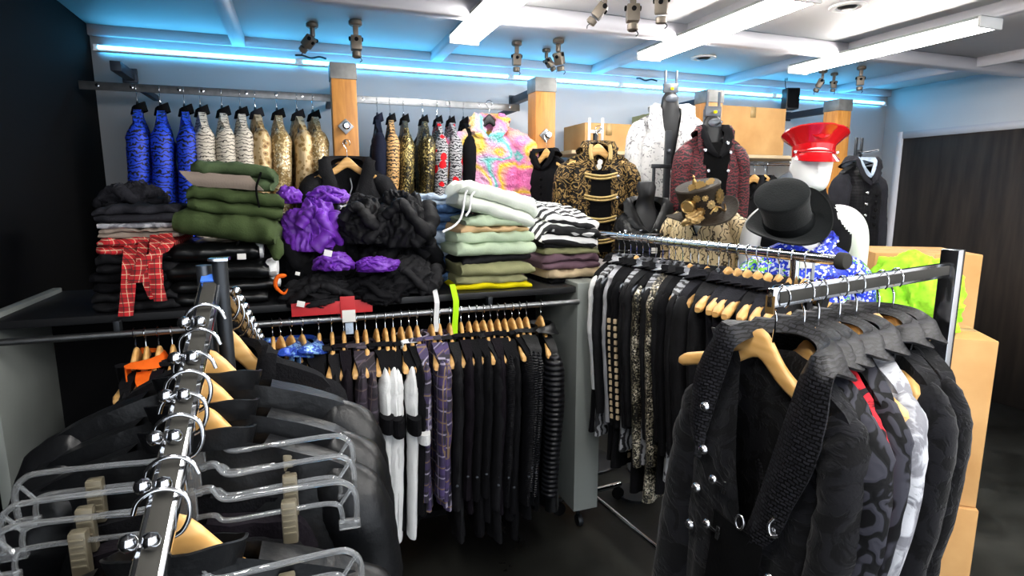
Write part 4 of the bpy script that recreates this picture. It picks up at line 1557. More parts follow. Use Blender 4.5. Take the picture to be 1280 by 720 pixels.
hp = at_y(878, 267, 2.62)
hat = empty('steampunk_hat', hp, 0, 'dark brown top hat with brass gears, goggles and bronze rosette on the cream print bust', 'hat')
hat.rotation_mode = 'QUATERNION'
hat.rotation_quaternion = axis_rot((-.30, -.20, 1), .2).to_quaternion()
MB().lathe([(.088, 0), (.089, .01), (.092, .06), (.098, .115), (.102, .128), (.097, .134), (.05, .137), (.004, .138)], 48, ex=.95, ey=1.05).obj('crown', M['brown_hat'], hat)
rings = []
for r, dz in ((.082, 0), (.11, -.003), (.135, -.001), (.152, .004), (.155, .007), (.150, .010), (.135, .004), (.11, .002), (.082, .004)):
    rings.append([(r * math.cos(2 * PI * k / 60), r * 1.06 * math.sin(2 * PI * k / 60), dz + max(0, r - .09) * .75 * abs(math.cos(2 * PI * k / 60)) ** 2 - .35 * max(0, r - .09)) for k in range(60)])
MB().rings(rings, False, False, True).obj('brim', M['brown_hat'], hat)


def gear(r, th, teeth, Mx, o, hole=.35):
    b = MB()
    poly = []
    for k in range(teeth * 4):
        a = 2 * PI * k / (teeth * 4)
        rr = r if k % 4 in (0, 1) else r * .84
        poly.append((rr * math.cos(a), rr * math.sin(a)))
    b.prism(poly, 0, th, Mx, o)
    b.lathe([(r * .3, 0), (r * .3, th * 1.7), (r * .14, th * 2.0)], 14, Mx @ Matrix.Rotation(-PI / 2, 3, 'X'), o)
    for k in range(4):
        a = PI / 2 * k + .4
        b.box(Mx @ Vector((r * .52 * math.cos(a), th * 1.1, r * .52 * math.sin(a))) + Vector(o), (r * .1, r * .1, th), None, .0)
    return b


def on_crown(a, z, r=.097):
    """frame on the crown surface at angle a (0 = front): returns rotation and point"""
    n = Vector((math.sin(a), -math.cos(a), 0))
    Mx = Matrix((Vector((math.cos(a), math.sin(a), 0)), n, Vector((0, 0, 1)))).transposed()
    return Mx, n * r + Vector((0, 0, z))


for a, zz, r, tt_ in ((.5, .078, .034, 12), (-.05, .060, .020, 10), (-.55, .04, .022, 10), (.12, .035, .014, 8), (-.25, .095, .014, 8), (-.6, .1, .017, 9)):
    Mx, o = on_crown(a, zz)
    gear(r, .004, tt_, Mx, o).obj('gear', M['gold'], hat)
Mx, o = on_crown(-.95, .075, .10)
g = MB(); g.lathe([(.026, -.01), (.030, 0), (.031, .022), (.026, .026), (.022, .020), (.004, .018)], 24, Mx @ Matrix.Rotation(-PI / 2, 3, 'X'), o)
g.obj('goggle', M['gold'], hat)
MB().tube([(.0995 * .97 * math.sin(lerp(-.2, 1.15, i / 14)), -.0995 * 1.06 * math.cos(lerp(-.2, 1.15, i / 14)), .022 + .02 * math.sin(i / 14 * PI * 2)) for i in range(15)], .004, 8).obj('pipe', M['gold'], hat)
for x, y, r in ((-.05, -.05, .020), (-.015, -.06, .026), (.03, -.055, .018), (.055, -.03, .014)):
    gear(r, .004, 10, Matrix.Rotation(R_(-55), 3, 'X') if x > 0 else Matrix.Rotation(R_(-35), 3, 'X'), (x, y, .142)).obj('gear', M['gold'], hat)
MB().lathe([(.012, 0), (.010, .02), (.004, .035), (.006, .04), (.001, .05)], 14, None, (-.02, -.02, .138)).obj('finial', M['gold'], hat)
hb = heap('rosette', 'bronze_cloth', .058, .034, .034, 6.3, .5, 3.2, 48, 32)
o = bpy.data.objects.new('rosette', hb.parts[0][1]); COL.objects.link(o); o.parent = hat; o.location = (-.085, -.085, .004); o.rotation_euler = (0, 0, .35)

# H black leather waistcoat on a bust
jh = jacket('buckled_waistcoat', 'leather', w=.165, L=.55, t=.085, seed=9.3, vd=.14, vw=.46, lap=.075, stand=.075, sleeves=(), amp=.006, nv=40)
for x, zz in ((-.045, -.225), (.03, -.225), (-.12, -.23), (-.125, -.265), (.12, -.30), (-.1, -.33)):
    jh.add('stud', MB().lathe([(.001, .010), (.008, .008), (.010, 0)], 12, Matrix.Rotation(PI / 2, 3, 'X'), (x, -.084 + abs(x) * .18, zz)), M['silver_btn'], 0)
jh.add('chest_strap', MB().tube([(.17 * math.sin(a), -.092 * math.cos(a), -.245) for a in [lerp(-1.3, 1.3, i / 16) for i in range(17)]], .012, 8, flat=.4), M['pleather'], 0)
jh.add('chest_strap', MB().tube([(.17 * math.sin(a), -.092 * math.cos(a), -.33) for a in [lerp(-1.3, 1.3, i / 16) for i in range(17)]], .012, 8, flat=.4), M['pleather'], 0)
swing_tag(jh, (.02, -.10, -.325), (.03, .028), 'tag_white', 0, 'paper_tag')
ph2 = at_yz(806, 2.98, 1.5)
jh.put((ph2.x, ph2.y, 1.635 + .112 - .06), R_(6), 'black leather waistcoat with silver studs beside the brass-trimmed hat', 'waistcoat')
rt = empty('bust_form', (ph2.x, ph2.y, 1.575), R_(6), 'shiny black bust form wearing the black leather waistcoat', 'bust form', 'bust forms')
b = MB(); loft_z(b, [(z_, a * .78, c_ * .60, y_) for z_, a, c_, y_ in TORSO if z_ > -.5] + [(.10, .05, .05, 0), (.125, .04, .042, 0), (.13, .015, .02, 0)]); b.obj('torso', M['black_plastic'], rt)
MB().lathe([(.013, -.44), (.013, -1.55)], 14).obj('pole', M['dark_metal'], rt)
MB().lathe([(.10, -1.575), (.10, -1.56), (.02, -1.55)], 24).obj('base', M['dark_metal'], rt)

# L dark waistcoat jacket by the doorway
jl = jacket('black_tail_waistcoat', 'ribbed_fine', col='charcoal', w=.19, L=.62, t=.07, thick=.055, sl=.5, seed=10.2, vd=.12, vw=.40, lap=.06, stand=.06, out=.03, slv='charcoal', buttons=5, btn='matt_black', bx=.05)
jl.add('blue_collar_lining', collar_strip(MB(), .185, .06, vd=.08, vw=.34, lap=.02, stand=.05, lift=.012), M['denim_pale'], 0)
for k in range(5):
    jl.add('button', MB().lathe([(.001, .010), (.008, .008), (.010, 0)], 12, Matrix.Rotation(PI / 2, 3, 'X'), (-.045, -.078, -.27 - .06 * k)), M['silver_btn'], 0)
p = at_yz(1078, 3.25, 1.9)
p.z = 1.915
jl.put(p, R_(28), 'black ribbed waistcoat with grey sleeves on a stand by the dark doorway', 'waistcoat')
garment_stand(p + Vector((0, .05, 0)), 1.86, R_(28), 'display stand inside the waistcoat by the dark doorway', 'dark_metal', .05)

# N boxes and neon fur on the right
def floor_box(c, s, rz, label, z0=0.0):
    root = empty('cardboard_box', (c[0], c[1], z0), rz, label, 'box', 'cardboard boxes')
    MB().box((0, 0, s[2] / 2), s, bev=.006).obj('body', M['cardboard'], root)
    MB().box((0, 0, s[2] + .0006), (s[0] * .96, .05, .002)).obj('tape', M['tape'], root)
    MB().box((0, -s[1] / 2 - .0006, s[2] - .05), (.05, .002, .09)).obj('tape', M['tape'], root)
c = at_yz(1132, 2.70, 1.2)
floor_box(c, (.46, .40, .48), R_(-10), 'bottom cardboard box of the stack on the floor by the doorway')
floor_box(c, (.44, .38, .46), R_(-8), 'middle cardboard box of the stack by the doorway', .482)
floor_box(c, (.42, .36, .44), R_(-12), 'top cardboard box of the stack by the doorway, beside the neon fur', .944)
c = at_yz(1150, 2.16, 1.2)
floor_box(c, (.40, .36, .52), R_(-20), 'lower cardboard box in front of the stack, under the neon fur')
floor_box(c, (.38, .34, .62), R_(-18), 'upper cardboard box in front of the stack, holding the neon fur', .522)
hn = heap('neon_fur', 'neon_fur', .16, .16, .19, 12.1, .3, 3.0)
hn.put((c.x - .03, c.y, 1.144), 0, 'neon green fur piece piled on cardboard boxes behind the croc-collared coats', 'fur')
# ================================================================== O. the shelf unit in the middle
SH_Z, SH_S0, SH_S1 = 1.225, -2.49, -.175
RAIL2_Z, RAIL2_T = 1.16, 1.72
SM = (SH_S0 + SH_S1) / 2
unit = empty('shelf_unit', room(SM, 1.36, 0), YAW, 'long low shelf unit carrying the folded clothes, clothes rail along its front', 'shelf unit')
Lu = SH_S1 - SH_S0
MB().box((0, 0, SH_Z - .014), (Lu, .66, .028), bev=.004).obj('shelf_board', M['black_plastic'], unit)
MB().box((0, .16, .66), (Lu - .02, .02, 1.08), bev=.002).obj('dark_backing', M['matt_black'], unit)  # added black panel, stands in for the dark interior behind the clothes
MB().box((0, .0, .145), (Lu - .02, .34, .03), bev=.003).obj('bottom_shelf', M['matt_black'], unit)
def panel(x, w):
    e = MB().box((x, -.02, .683), (w, .66, 1.12), bev=.006).obj('end_panel', M['grey_paint'], unit)
    for y in (-.27, .27):
        b = MB(); b.tube([(x, y + .0, .055), (x, y, .118)], .010, 10)
        c = b.obj('caster', M['gun_metal'], unit)
        MB().lathe([(.012, -.012), (.028, -.012), (.030, -.006), (.030, .006), (.028, .012), (.012, .012)], 20, Matrix.Rotation(PI / 2, 3, 'Y'), (x, y - .012, .031)).obj('wheel', M['dark_metal'], c)
panel(Lu / 2 - .066, .13)
panel(-Lu / 2 + .02, .035)
rl = MB().tube([(-Lu / 2, -.36, RAIL2_Z), (Lu / 2 - .13, -.36, RAIL2_Z)], .0125, 14).obj('front_rail', M['steel'], unit)
for x in (-Lu / 2 + .4, -Lu / 2 + 1.15, Lu / 2 - .55):
    MB().box((x, -.345, RAIL2_Z + .028), (.02, .04, .04), bev=.003).obj('rail_bracket', M['dark_metal'], unit)
# red price cards along the front edge
rp = at_tz(416, 1.735, 1.208)
rc = empty('price_card_strip', rp, YAW, 'red price card strip with white tag on the front edge of the shelf', 'price card')
MB().box((0, 0, .0), (.30, .006, .05), bev=.001).obj('card', M['tag_red'], rc)
MB().box((.055, -.006, .0), (.055, .004, .085), bev=.001).obj('raised_card', M['tag_red'], rc)
MB().box((.058, -.010, -.035), (.050, .002, .048), bev=.0006).obj('price_tag', M['tag_white'], rc)
MB().box((.058, -.009, -.085), (.030, .002, .045), bev=.0006).obj('price_tag', M['denim_pale'], rc)


def stack(px, t, z0, rows, rz=0.0):
    """folded garments laid on one another; the list runs from the bottom up"""
    z = z0
    for i, (name, mat, w, d, layers, lh, label, tilt) in enumerate(rows):
        pr = folded(name, mat, w, d, layers, lh, 1.3 + px * .01 + i * 2.7)
        p = at_tz(px, t, z)
        off = random.uniform(-.012, .012)
        o = pr.put(p + Vector((off, 0, 0)), YAW + rz + random.uniform(-.07, .07), label, 'folded clothes', 'folded clothes on the long shelf')
        if tilt:
            o.rotation_euler = (tilt[0], tilt[1], o.rotation_euler[2]); o.location += Vector((tilt[2] if len(tilt) > 2 else 0, 0, tilt[3] if len(tilt) > 3 else 0))
        z += layers * lh * .97
        last = o
    return z, last


# left pile: black trousers with red plaid straps, grey tees on top
stack(188, 1.46, SH_Z, [
    ('folded_trousers', 'black2', .26, .34, 2, .035, 'black folded trousers at the bottom of the leftmost pile', None),
    ('folded_trousers', 'black', .25, .34, 2, .036, 'black folded trousers second from the bottom of the leftmost pile', None),
    ('folded_trousers', 'black2', .26, .34, 2, .034, 'black folded trousers in the middle of the leftmost pile', None),
    ('folded_trousers', 'red_plaid', .24, .32, 2, .030, 'red plaid folded trousers in the leftmost pile', None),
    ('folded_shirt', 'taupe', .25, .32, 2, .018, 'grey mauve folded shirt above the red plaid trousers', None),
    ('folded_shirt', 'silver_brocade', .26, .33, 1, .022, 'pale grey folded shirt under the charcoal one on the leftmost pile', None),
    ('folded_shirt', 'charcoal', .27, .34, 2, .028, 'charcoal folded shirt on top of the leftmost pile', None)])


def strap(pts, mat, label, loc, w=.018):
    b = MB()
    P = catmull(pts, 30)
    g = []
    for i, p in enumerate(P):
        g.append([p + Vector((w * (-1 + 2 * j / 3), -.003 * math.sin(j / 3 * PI), 0)) for j in range(4)])
    o = b.sheet(g, .004).obj('plaid_strap', M[mat], loc=loc, rz=YAW)
    tag(o, label, 'strap', 'plaid straps hanging from the leftmost pile')


L0 = at_tz(188, 1.66, 1.44)
strap([(-.06, .02, .02), (-.055, -.05, -.04), (-.07, -.05, -.14), (-.085, -.045, -.22)], 'red_plaid', 'red plaid strap hanging straight, leftmost of the straps', L0, .022)
strap([(-.02, .02, .04), (-.018, -.055, -.03), (-.005, -.06, -.10), (.012, -.055, -.16), (.028, -.06, -.11), (.03, -.06, -.06)], 'red_plaid', 'red plaid strap looped up on itself in front of the leftmost pile', L0, .015)
strap([(.02, .02, .055), (.03, -.055, .01), (.022, -.065, -.08), (.03, -.06, -.17)], 'red_plaid', 'red plaid strap crossing down beside the olive trousers', L0, .020)
strap([(.05, .02, .06), (.065, -.055, .025), (.035, -.07, .0), (-.01, -.07, -.03), (-.045, -.06, -.10)], 'red_plaid', 'red plaid strap slanting across the other straps', L0, .020)

# second pile: leatherette trousers with white ends, olive trousers above
def white_end(o, w, h, x, z, y=-.02):
    MB().lathe([(.003, -.02), (h * .42, -.018), (h * .5, .0), (h * .46, .022), (.003, .026)], 18, Matrix.Rotation(PI / 2, 3, 'Y'), (x, y, z), ex=1.0, ey=2.2).obj('white_lining', M['white_cloth'], o)


z = SH_Z
for k, (w, lh, px, lb, we) in enumerate(((.34, .050, 285, 'lowest black leatherette trousers of the pile with white ends', False), (.36, .045, 285, 'second black leatherette trousers from the bottom, white tags showing', True),
                                       (.37, .075, 283, 'widest black leatherette trousers, rolled, with a white end', True), (.31, .070, 272, 'black leatherette trousers with white end, just under the olive ones', True))):
    pr = folded('leatherette_trousers', 'pleather', w, .30, 1, lh, 21.3 + k * 3.1, amp=.006)
    p = at_tz(px, 1.46, z)
    o = pr.put(p, YAW + (.03 if k % 2 else -.04), lb, 'folded trousers', 'rolled leatherette trousers')
    if we: white_end(o, w, lh, w / 2 - .004, lh * .5, -.10)
    z += lh * .98
MB_tag = MB().box((.10, -.205, .02), (.03, .003, .022), bev=.0005).obj('size_tag', M['tag_white'], o)
pr = folded('olive_trousers', 'olive', .34, .34, 1, .095, 31.3, amp=.016)
p = at_tz(293, 1.45, z)
o = pr.put(p, YAW - .08, 'wide olive cargo trousers folded above the black leatherette ones', 'folded trousers')
o.rotation_euler = (0, R_(9), YAW - .08); o.location.z += .012
MB().tube(catmull([(.07, -.17, .09), (.075, -.215, .06), (.06, -.215, .02), (.045, -.20, -.01)], 14), .004, 8).obj('cord', M['deep_black'], o)
b = MB(); b.tube(catmull([(.15, -.10, .02), (.18, -.16, -.01), (.185, -.19, -.05)], 10), [.03] * 5 + [.026] * 3 + [.02, .016, .01], 12)
b.obj('trouser_hem', M['olive'], o)
pr = folded('olive_trousers', 'olive', .33, .33, 2, .048, 35.9, amp=.014)
o = pr.put(at_tz(298, 1.44, z + .100), YAW + .05, 'olive trousers folded in the middle of the olive pile', 'folded trousers')
o.rotation_euler = (0, R_(7), YAW + .05)
pr = folded('olive_trousers', 'olive2', .28, .30, 2, .050, 38.8, amp=.012)
o = pr.put(at_tz(297, 1.44, z + .198), YAW - .02, 'moss green trousers on top with a taupe lining showing', 'folded trousers')
o.rotation_euler = (0, R_(4), YAW - .02)
g = []
for j in range(7):
    g.append([(-.125 + .235 * i / 10 - .008 * j, -.185 - .012 * math.sin(j / 6 * PI) - .004 * nz(i * .6, j, 2), .004 + .052 * j / 6 + .004 * nz(i * .7, 3, j)) for i in range(11)])
MB().sheet(g, .004).obj('taupe_lining', M['taupe'], o)
MB().tube(catmull([(.09, -.12, .085), (.10, -.19, .07), (.085, -.20, .01), (.095, -.19, -.06)], 14), .004, 8).obj('cord', M['deep_black'], o)
# small orange clip tag
oo = MB().tube(catmull([(.02, 0, .05), (-.012, -.004, .045), (-.02, -.004, .01), (.006, 0, -.02), (.022, 0, -.002)], 16), [.004, .008, .009, .009, .008, .008, .008, .008, .007, .007, .006, .006, .005, .005, .004, .003, .002], 8).obj('orange_ring_tag', M['orange'], loc=at_tz(352, 1.68, 1.285), rz=YAW)
tag(oo, 'small bright orange hooked tag on the shelf beside the leatherette trousers', 'tag')

# heaps of thrown down tops
def lay(px, t, z, name, mat, rx, ry, rz_, seed, label, amp=.26, fr=3.2, turn=0.0, n=(132, 84)):
    p = heap(name, mat, rx, ry, rz_, seed, amp, fr, *n, sl=2 if rx > .07 else 0)
    return p.put(at_tz(px, t, z), YAW + turn, label, 'crumpled clothes', 'crumpled tops heaped on the shelf')


lay(395, 1.30, SH_Z, 'crumpled_shirt', 'black', .19, .20, .19, 3.3, 'black crumpled top underneath the purple one at the back')
lay(492, 1.30, SH_Z, 'crumpled_shirt', 'black2', .21, .20, .20, 7.9, 'black crumpled top at the back of the heap beside the jeans')
lay(392, 1.40, 1.40, 'crumpled_blouse', 'purple', .12, .13, .145, 5.1, 'large purple crumpled top beside the olive trousers', .30, 3.0)
lay(362, 1.30, 1.60, 'crumpled_blouse', 'purple', .05, .08, .05, 15.1, 'small twist of purple cloth rising beside the olive pile', .3, 2.6, n=(60, 40))
lay(410, 1.28, 1.60, 'crumpled_blouse', 'purple', .09, .09, .05, 9.4, 'purple crumpled top folded over at the back of the heap', .28, 2.6)
lay(455, 1.42, 1.43, 'crumpled_shirt', 'black_lace', .12, .15, .135, 11.2, 'black gathered top in the middle of the heap', .28, 3.4)
lay(505, 1.45, 1.41, 'crumpled_shirt', 'black_lace', .135, .16, .165, 13.7, 'tallest black gathered top beside the pale green pile', .26, 3.2)
lay(515, 1.60, 1.235, 'crumpled_shirt', 'black2', .12, .12, .095, 17.2, 'black crumpled top at the front edge below the tallest one')
lay(402, 1.60, 1.20, 'crumpled_shirt', 'black2', .15, .13, .085, 19.6, 'black crumpled top spilling over the shelf front near the white tags', .3)
lay(468, 1.63, 1.205, 'crumpled_shirt', 'black', .14, .12, .075, 23.1, 'black crumpled top lying over the red price cards', .3)
lay(418, 1.64, 1.345, 'crumpled_blouse', 'purple', .075, .08, .045, 29.2, 'purple sleeve spilling forward under the large purple top', .3, 2.6, -.2)
lay(473, 1.67, 1.335, 'crumpled_blouse', 'purple', .085, .06, .04, 33.5, 'strip of purple cloth lying across the black heap', .3, 2.8)
for px, t, z, s, lb in ((410, 1.66, 1.415, .022, 'white paper tag on the purple top'), (376, 1.74, 1.235, .02, 'white paper tag low on the black top at the shelf front'), (372, 1.66, 1.34, .012, 'tiny white tag beside the purple top')):
    o = MB().box((0, 0, 0), (s * 1.4, .002, s * 1.1), Matrix.Rotation(R_(14), 3, 'Y'), .0005).obj('paper_tag', M['tag_white'], loc=at_tz(px, t + .02, z), rz=YAW)
    tag(o, lb, 'tag', 'paper tags in the heap')
pr = folded('folded_shirt', 'white_print', .20, .16, 1, .03, 41.0)
o = pr.put(at_tz(452, 1.24, 1.55), YAW, 'white printed folded shirt behind the black heap under the parka', 'folded clothes')
MB().box((-.05, -.06, .033), (.06, .05, .006), None, .002).obj('yellow_print', M['yellow'], o)

lay(170, 1.28, 1.56, 'fluffy_stole', 'charcoal', .12, .12, .09, 44.1, 'black fluffy stole behind the charcoal shirt, under the blue jackets', .3, 4.0)
# jeans behind, pale green pile, striped pile
stack(546, 1.24, SH_Z + .0, [('folded_jeans', 'denim', .25, .22, 2, .062, 'blue jeans at the bottom of the pile behind the tall black top', None),
                        ('folded_jeans', 'denim_pale', .25, .22, 2, .062, 'pale jeans in the middle of the jeans pile', None),
                        ('folded_jeans', 'denim', .25, .22, 3, .042, 'blue jeans with dark folds near the top of the jeans pile', None),
                        ('folded_jeans', 'denim_pale', .22, .22, 2, .022, 'pale blue jeans on top of the jeans pile', (0, R_(6)))])
z, top = stack(604, 1.45, SH_Z, [
    ('yellow_shirt', 'yellow', .35, .34, 1, .026, 'bright yellow top at the bottom of the pale green pile', None),
    ('folded_trousers', 'khaki', .33, .34, 1, .036, 'khaki trousers above the bright yellow top', None),
    ('folded_trousers', 'khaki', .33, .34, 1, .055, 'thicker khaki trousers under the black ones in the pale green pile', None),
    ('folded_trousers', 'black2', .32, .32, 1, .038, 'black folded trousers inside the pale green pile', (0, R_(-3))),
    ('folded_trousers', 'sage', .36, .35, 1, .056, 'pale green trousers just above the black ones', None),
    ('folded_trousers', 'sage', .35, .34, 1, .046, 'second pale green trousers from the top of their colour', None),
    ('folded_trousers', 'cream', .32, .33, 1, .028, 'cream folded trousers between pale green ones', None),
    ('folded_trousers', 'sage', .30, .33, 1, .04, 'pale green trousers directly under the off white roll', None),
    ('folded_trousers', 'sage_white', .36, .32, 2, .062, 'off white trousers lying slanted on top of the pale green pile', (0, R_(17), .0, .0))], .0)
MB().tube(catmull([(-.13, -.17, .10), (-.155, -.21, .06), (-.15, -.235, -.03), (-.17, -.25, -.08), (-.215, -.27, -.12)], 20), .005, 8).obj('drawstring', M['white_cloth'], top)
MB().tube(catmull([(-.10, -.18, .10), (-.13, -.22, .06), (-.125, -.235, .0), (-.135, -.24, -.03)], 16), .005, 8).obj('drawstring', M['white_cloth'], top)
b = MB(); g = []
for i in range(14):
    g.append([(-.012 + .006 * k + .004 * math.sin(i * .5), -.045 * min(1, i / 3) - .002, .01 - .021 * i) for k in range(5)])
st_ = at_tz(565, 1.69, 1.255)
o = b.sheet(g, .004).obj('neon_strap', M['neon'], loc=st_, rz=YAW)
tag(o, 'neon yellow-green strap hanging over the front rail', 'strap')
b = MB(); g = []
for i in range(10):
    g.append([(-.010 + .005 * k + .003 * math.sin(i * .7), -.045 * min(1, i / 3) - .002, .01 - .02 * i) for k in range(5)])
o = b.sheet(g, .004).obj('white_strap', M['white_cloth'], loc=at_tz(542, 1.69, 1.25), rz=YAW)
tag(o, 'white strap hanging over the front rail left of the neon one', 'strap')
z, top = stack(697, 1.40, SH_Z, [
    ('folded_trousers', 'black', .27, .32, 1, .022, 'black folded trousers at the bottom of the striped pile', None),
    ('folded_trousers', 'beige', .28, .32, 1, .044, 'beige folded trousers under the mauve ones', None),
    ('folded_trousers', 'mauve', .29, .33, 2, .036, 'mauve folded trousers in the middle of the striped pile', None),
    ('folded_trousers', 'khaki', .27, .32, 1, .032, 'khaki folded trousers with a yellow edge under the striped shirts', None),
    ('folded_shirt', 'black2', .27, .32, 1, .034, 'black folded shirt under the striped shirts', None),
    ('striped_shirt', 'stripe', .28, .36, 2, .05, 'lower black and white striped shirt of the pile', (R_(7), R_(6))),
    ('striped_shirt', 'stripe', .26, .36, 1, .045, 'topmost black and white striped shirt of the pile', (R_(9), R_(9)))])
o = MB().box((0, 0, 0), (.09, .004, .03), Matrix.Rotation(R_(4), 3, 'Y'), .001).obj('white_size_strip', M['tag_white'], loc=at_tz(712, 1.60, 1.43), rz=YAW)
tag(o, 'white card strip under the striped shirts', 'card')
o = MB().box((0, 0, 0), (.02, .02, .022), None, .003).obj('yellow_clip', M['yellow'], loc=at_tz(736, 1.54, 1.445), rz=YAW)
tag(o, 'small yellow clip at the right end of the striped pile', 'clip')

# ================================================================== P. clothes on the front rail of the unit
V = dict(w=.195, t=.021, thick=.024, lap=.022, stand=.010, amp=.013, samp=.14, out=.015, fwd=-.012)
H_RAIL = wood_hanger('wooden_hanger', .172, base=-.130, hump=.052, drop=.060, hw_=.42)
P_ = {}
P_['dplaid'] = [jacket('dark_plaid_shirt', 'dark_plaid', L=.80, sl=.56, seed=s, **V) for s in (1.1, 4.2)]
P_['white'] = [jacket('white_black_jacket', 'black', slv='white_cloth', col='black', L=.80, sl=.66, seed=s, band=(-.40, -.34, 'black'), **V) for s in (2.1, 6.4)]
P_['bw'] = [jacket('black_white_jacket', 'black', slv='black', col='white_cloth', L=.82, sl=.62, seed=3.3, band=(-.47, -.43, 'white_cloth'), **V)]
P_['plaid'] = [jacket('purple_plaid_shirt', 'purple_plaid', L=.84, sl=.60, seed=s, **V) for s in (3.9, 8.8)]
P_['black'] = [jacket('long_black_coat', m_, L=l_, sl=.64, seed=s, **V) for s, m_, l_ in ((1.9, 'black', .95), (4.9, 'black2', .98), (7.3, 'dark_purple_black', .90), (9.9, 'black', 1.0))]
P_['ribf'] = [jacket('ribbed_sleeve_jacket', 'black', slv='ribbed_fine', L=.92, sl=.66, seed=5.9, **V)]
P_['rib'] = [jacket('ribbed_leather_jacket', 'leather', slv='ribbed_leather', L=.90, sl=.64, seed=6.9, **V)]
P_['quilt'] = [jacket('quilted_leather_jacket', 'leather', slv='ribbed_wide', L=.86, sl=.60, seed=7.9, w=.20, t=.04, thick=.046, lap=.05, stand=.04, amp=.012, samp=.05, out=.02, fwd=-.012)]
for k in ('black', 'rib', 'ribf'):
    for q in P_[k]:
        q.add('button', MB().lathe([(.001, .006), (.005, .005), (.007, 0)], 10, Matrix.Rotation(PI / 2, 3, 'Y'), (.205, -.018, -.70)), M['gun_metal'], 1)
P_['blue'] = [jacket('sequin_collar_coat', 'black', slv='black', col='lightblue_sequin', L=.85, sl=.6, seed=s, w=.19, t=.022, thick=.024, lap=.06, stand=.05, amp=.01, samp=.1, out=.015, fwd=-.012, vd=.12, vw=.42) for s in (2.6,)]
P_['orange'] = [jacket('orange_shirt', 'orange', slv='black', col='orange', L=.55, sl=.4, seed=1.4, w=.19, t=.025, thick=.028, lap=.06, stand=.03, amp=.012, samp=.1, out=.02, vd=.2, vw=.45)]
rail2 = [(168, 'black', 'black coat at the far left end of the front rail'), (181, 'orange', 'orange top on the front rail behind the chrome rack'), (197, 'black', 'black coat right of the orange top on the front rail'),
         (214, 'black', 'black coat behind the chrome rack post, near the orange top'), (340, 'black', 'black coat left of the pale blue collared ones'),
         (350, 'blue', 'coat with pale blue sequin collar, left one of three'), (363, 'blue', 'coat with pale blue sequin collar, middle one of three'), (377, 'blue', 'coat with pale blue sequin collar, right one of three, collar fully visible'),
         (398, 'black', 'long black coat just right of the pale blue collars'), (414, 'black', 'long black coat in the dark gap left of the plum plaid shirts'), (429, 'black', 'long black coat beside the first plum plaid shirt'),
         (445, 'dplaid', 'dark plum plaid shirt, left one of two'), (456, 'dplaid', 'dark plum plaid shirt, right one, beside the white jackets'),
         (470, 'white', 'white and black jacket, first of four from the plum plaid shirts'), (481, 'white', 'white and black jacket, second of four'), (491, 'white', 'white and black jacket, third of four'), (501, 'white', 'white and black jacket, fourth of four, beside the black one with white band'),
         (511, 'bw', 'black jacket with a white band on its sleeve'),
         (521, 'plaid', 'purple plaid shirt beside the jacket with the white sleeve band'), (539, 'plaid', 'purple plaid shirt, middle one of three'), (549, 'plaid', 'purple plaid shirt, right one, beside the black coats')]
px_black = [(562, 'black'), (576, 'black'), (586, 'black'), (595, 'black'), (604, 'black'), (613, 'black'), (622, 'ribf'), (631, 'black'), (640, 'ribf'), (649, 'rib'), (658, 'rib')]
nb = sum(1 for _, k in px_black if k == 'black')
bi = 0
for px, k in px_black:
    if k == 'black':
        lb = 'long black coat, %s right of the purple plaid shirts' % ORD[bi]; bi += 1
    else:
        lb = {622: 'black jacket with finely ribbed sleeves among the plain coats', 640: 'black jacket with finely ribbed sleeves beside the ribbed leather ones', 649: 'ribbed leather jacket, left one of two near the grey end panel', 658: 'ribbed leather jacket, right one of two near the grey end panel'}[px]
    rail2.append((px, k, lb))
rail2.append((676, 'quilt', 'black quilted leather jacket nearest the grey end panel'))
cat_of = {'dplaid': 'shirt', 'plaid': 'shirt', 'black': 'coat', 'blue': 'coat', 'orange': 'top'}
for i, (px, k, lb) in enumerate(rail2):
    p = at_tz(px, RAIL2_T, RAIL2_Z)
    tw = random.uniform(-.09, .09) + (.35 if k == 'blue' else 0)
    o = hang(P_[k][i % len(P_[k])], H_RAIL, p, RZ_T + tw, lb, cat_of.get(k, 'jacket'), 'clothes on the front rail of the shelf unit',
             'wooden hanger of the ' + lb, 'hanger', 'wooden hangers on the front rail of the shelf unit')
    o.scale = (1, 1, random.uniform(.92, 1.06))

# ================================================================== Q. chrome rack on the right
QF, QN, QZ = Vector((.366, 2.94, 0)), Vector((.963, 1.71, 0)), 1.45
qd = (QN - QF).normalized()
Q_RZ = math.atan2(qd.y, qd.x) + PI / 2           # hanger direction, fronts facing the near end
Q_ANG = math.atan2(qd.y, qd.x)
mid = (QF + QN) / 2
rk = empty('clothes_rack', (mid.x, mid.y, 0), Q_ANG, 'long chrome clothes rack running back from the pale green coat area to the shelf unit', 'clothes rack')
rk['label'] = 'long chrome clothes rack with a round grey end cap, right of the shelf unit'
Lq = (QN - QF).length
MB().tube([(-Lq / 2 - .08, 0, QZ), (Lq / 2 + .02, 0, QZ)], .0165, 18).obj('rail', M['chrome'], rk)
MB().lathe([(.003, .016), (.022, .014), (.026, .006), (.026, -.012), (.016, -.014)], 24, Matrix.Rotation(PI / 2, 3, 'Y'), (Lq / 2 + .02, 0, QZ)).obj('end_cap', M['slot_grey'], rk)
for x in (-Lq / 2 + .10, Lq / 2 - .14):
    MB().tube([(x, 0, .09), (x, 0, QZ)], .0145, 14).obj('upright', M['chrome'], rk)
    f = MB().tube([(x, -.20, .085), (x, .20, .085)], .014, 12).obj('foot', M['chrome'], rk)
    for y in (-.185, .185):
        MB().lathe([(.010, -.012), (.032, -.012), (.034, -.006), (.034, .006), (.032, .012), (.010, .012)], 20, Matrix.Rotation(PI / 2, 3, 'Y'), (x, y, .035)).obj('wheel', M['matt_black'], f)
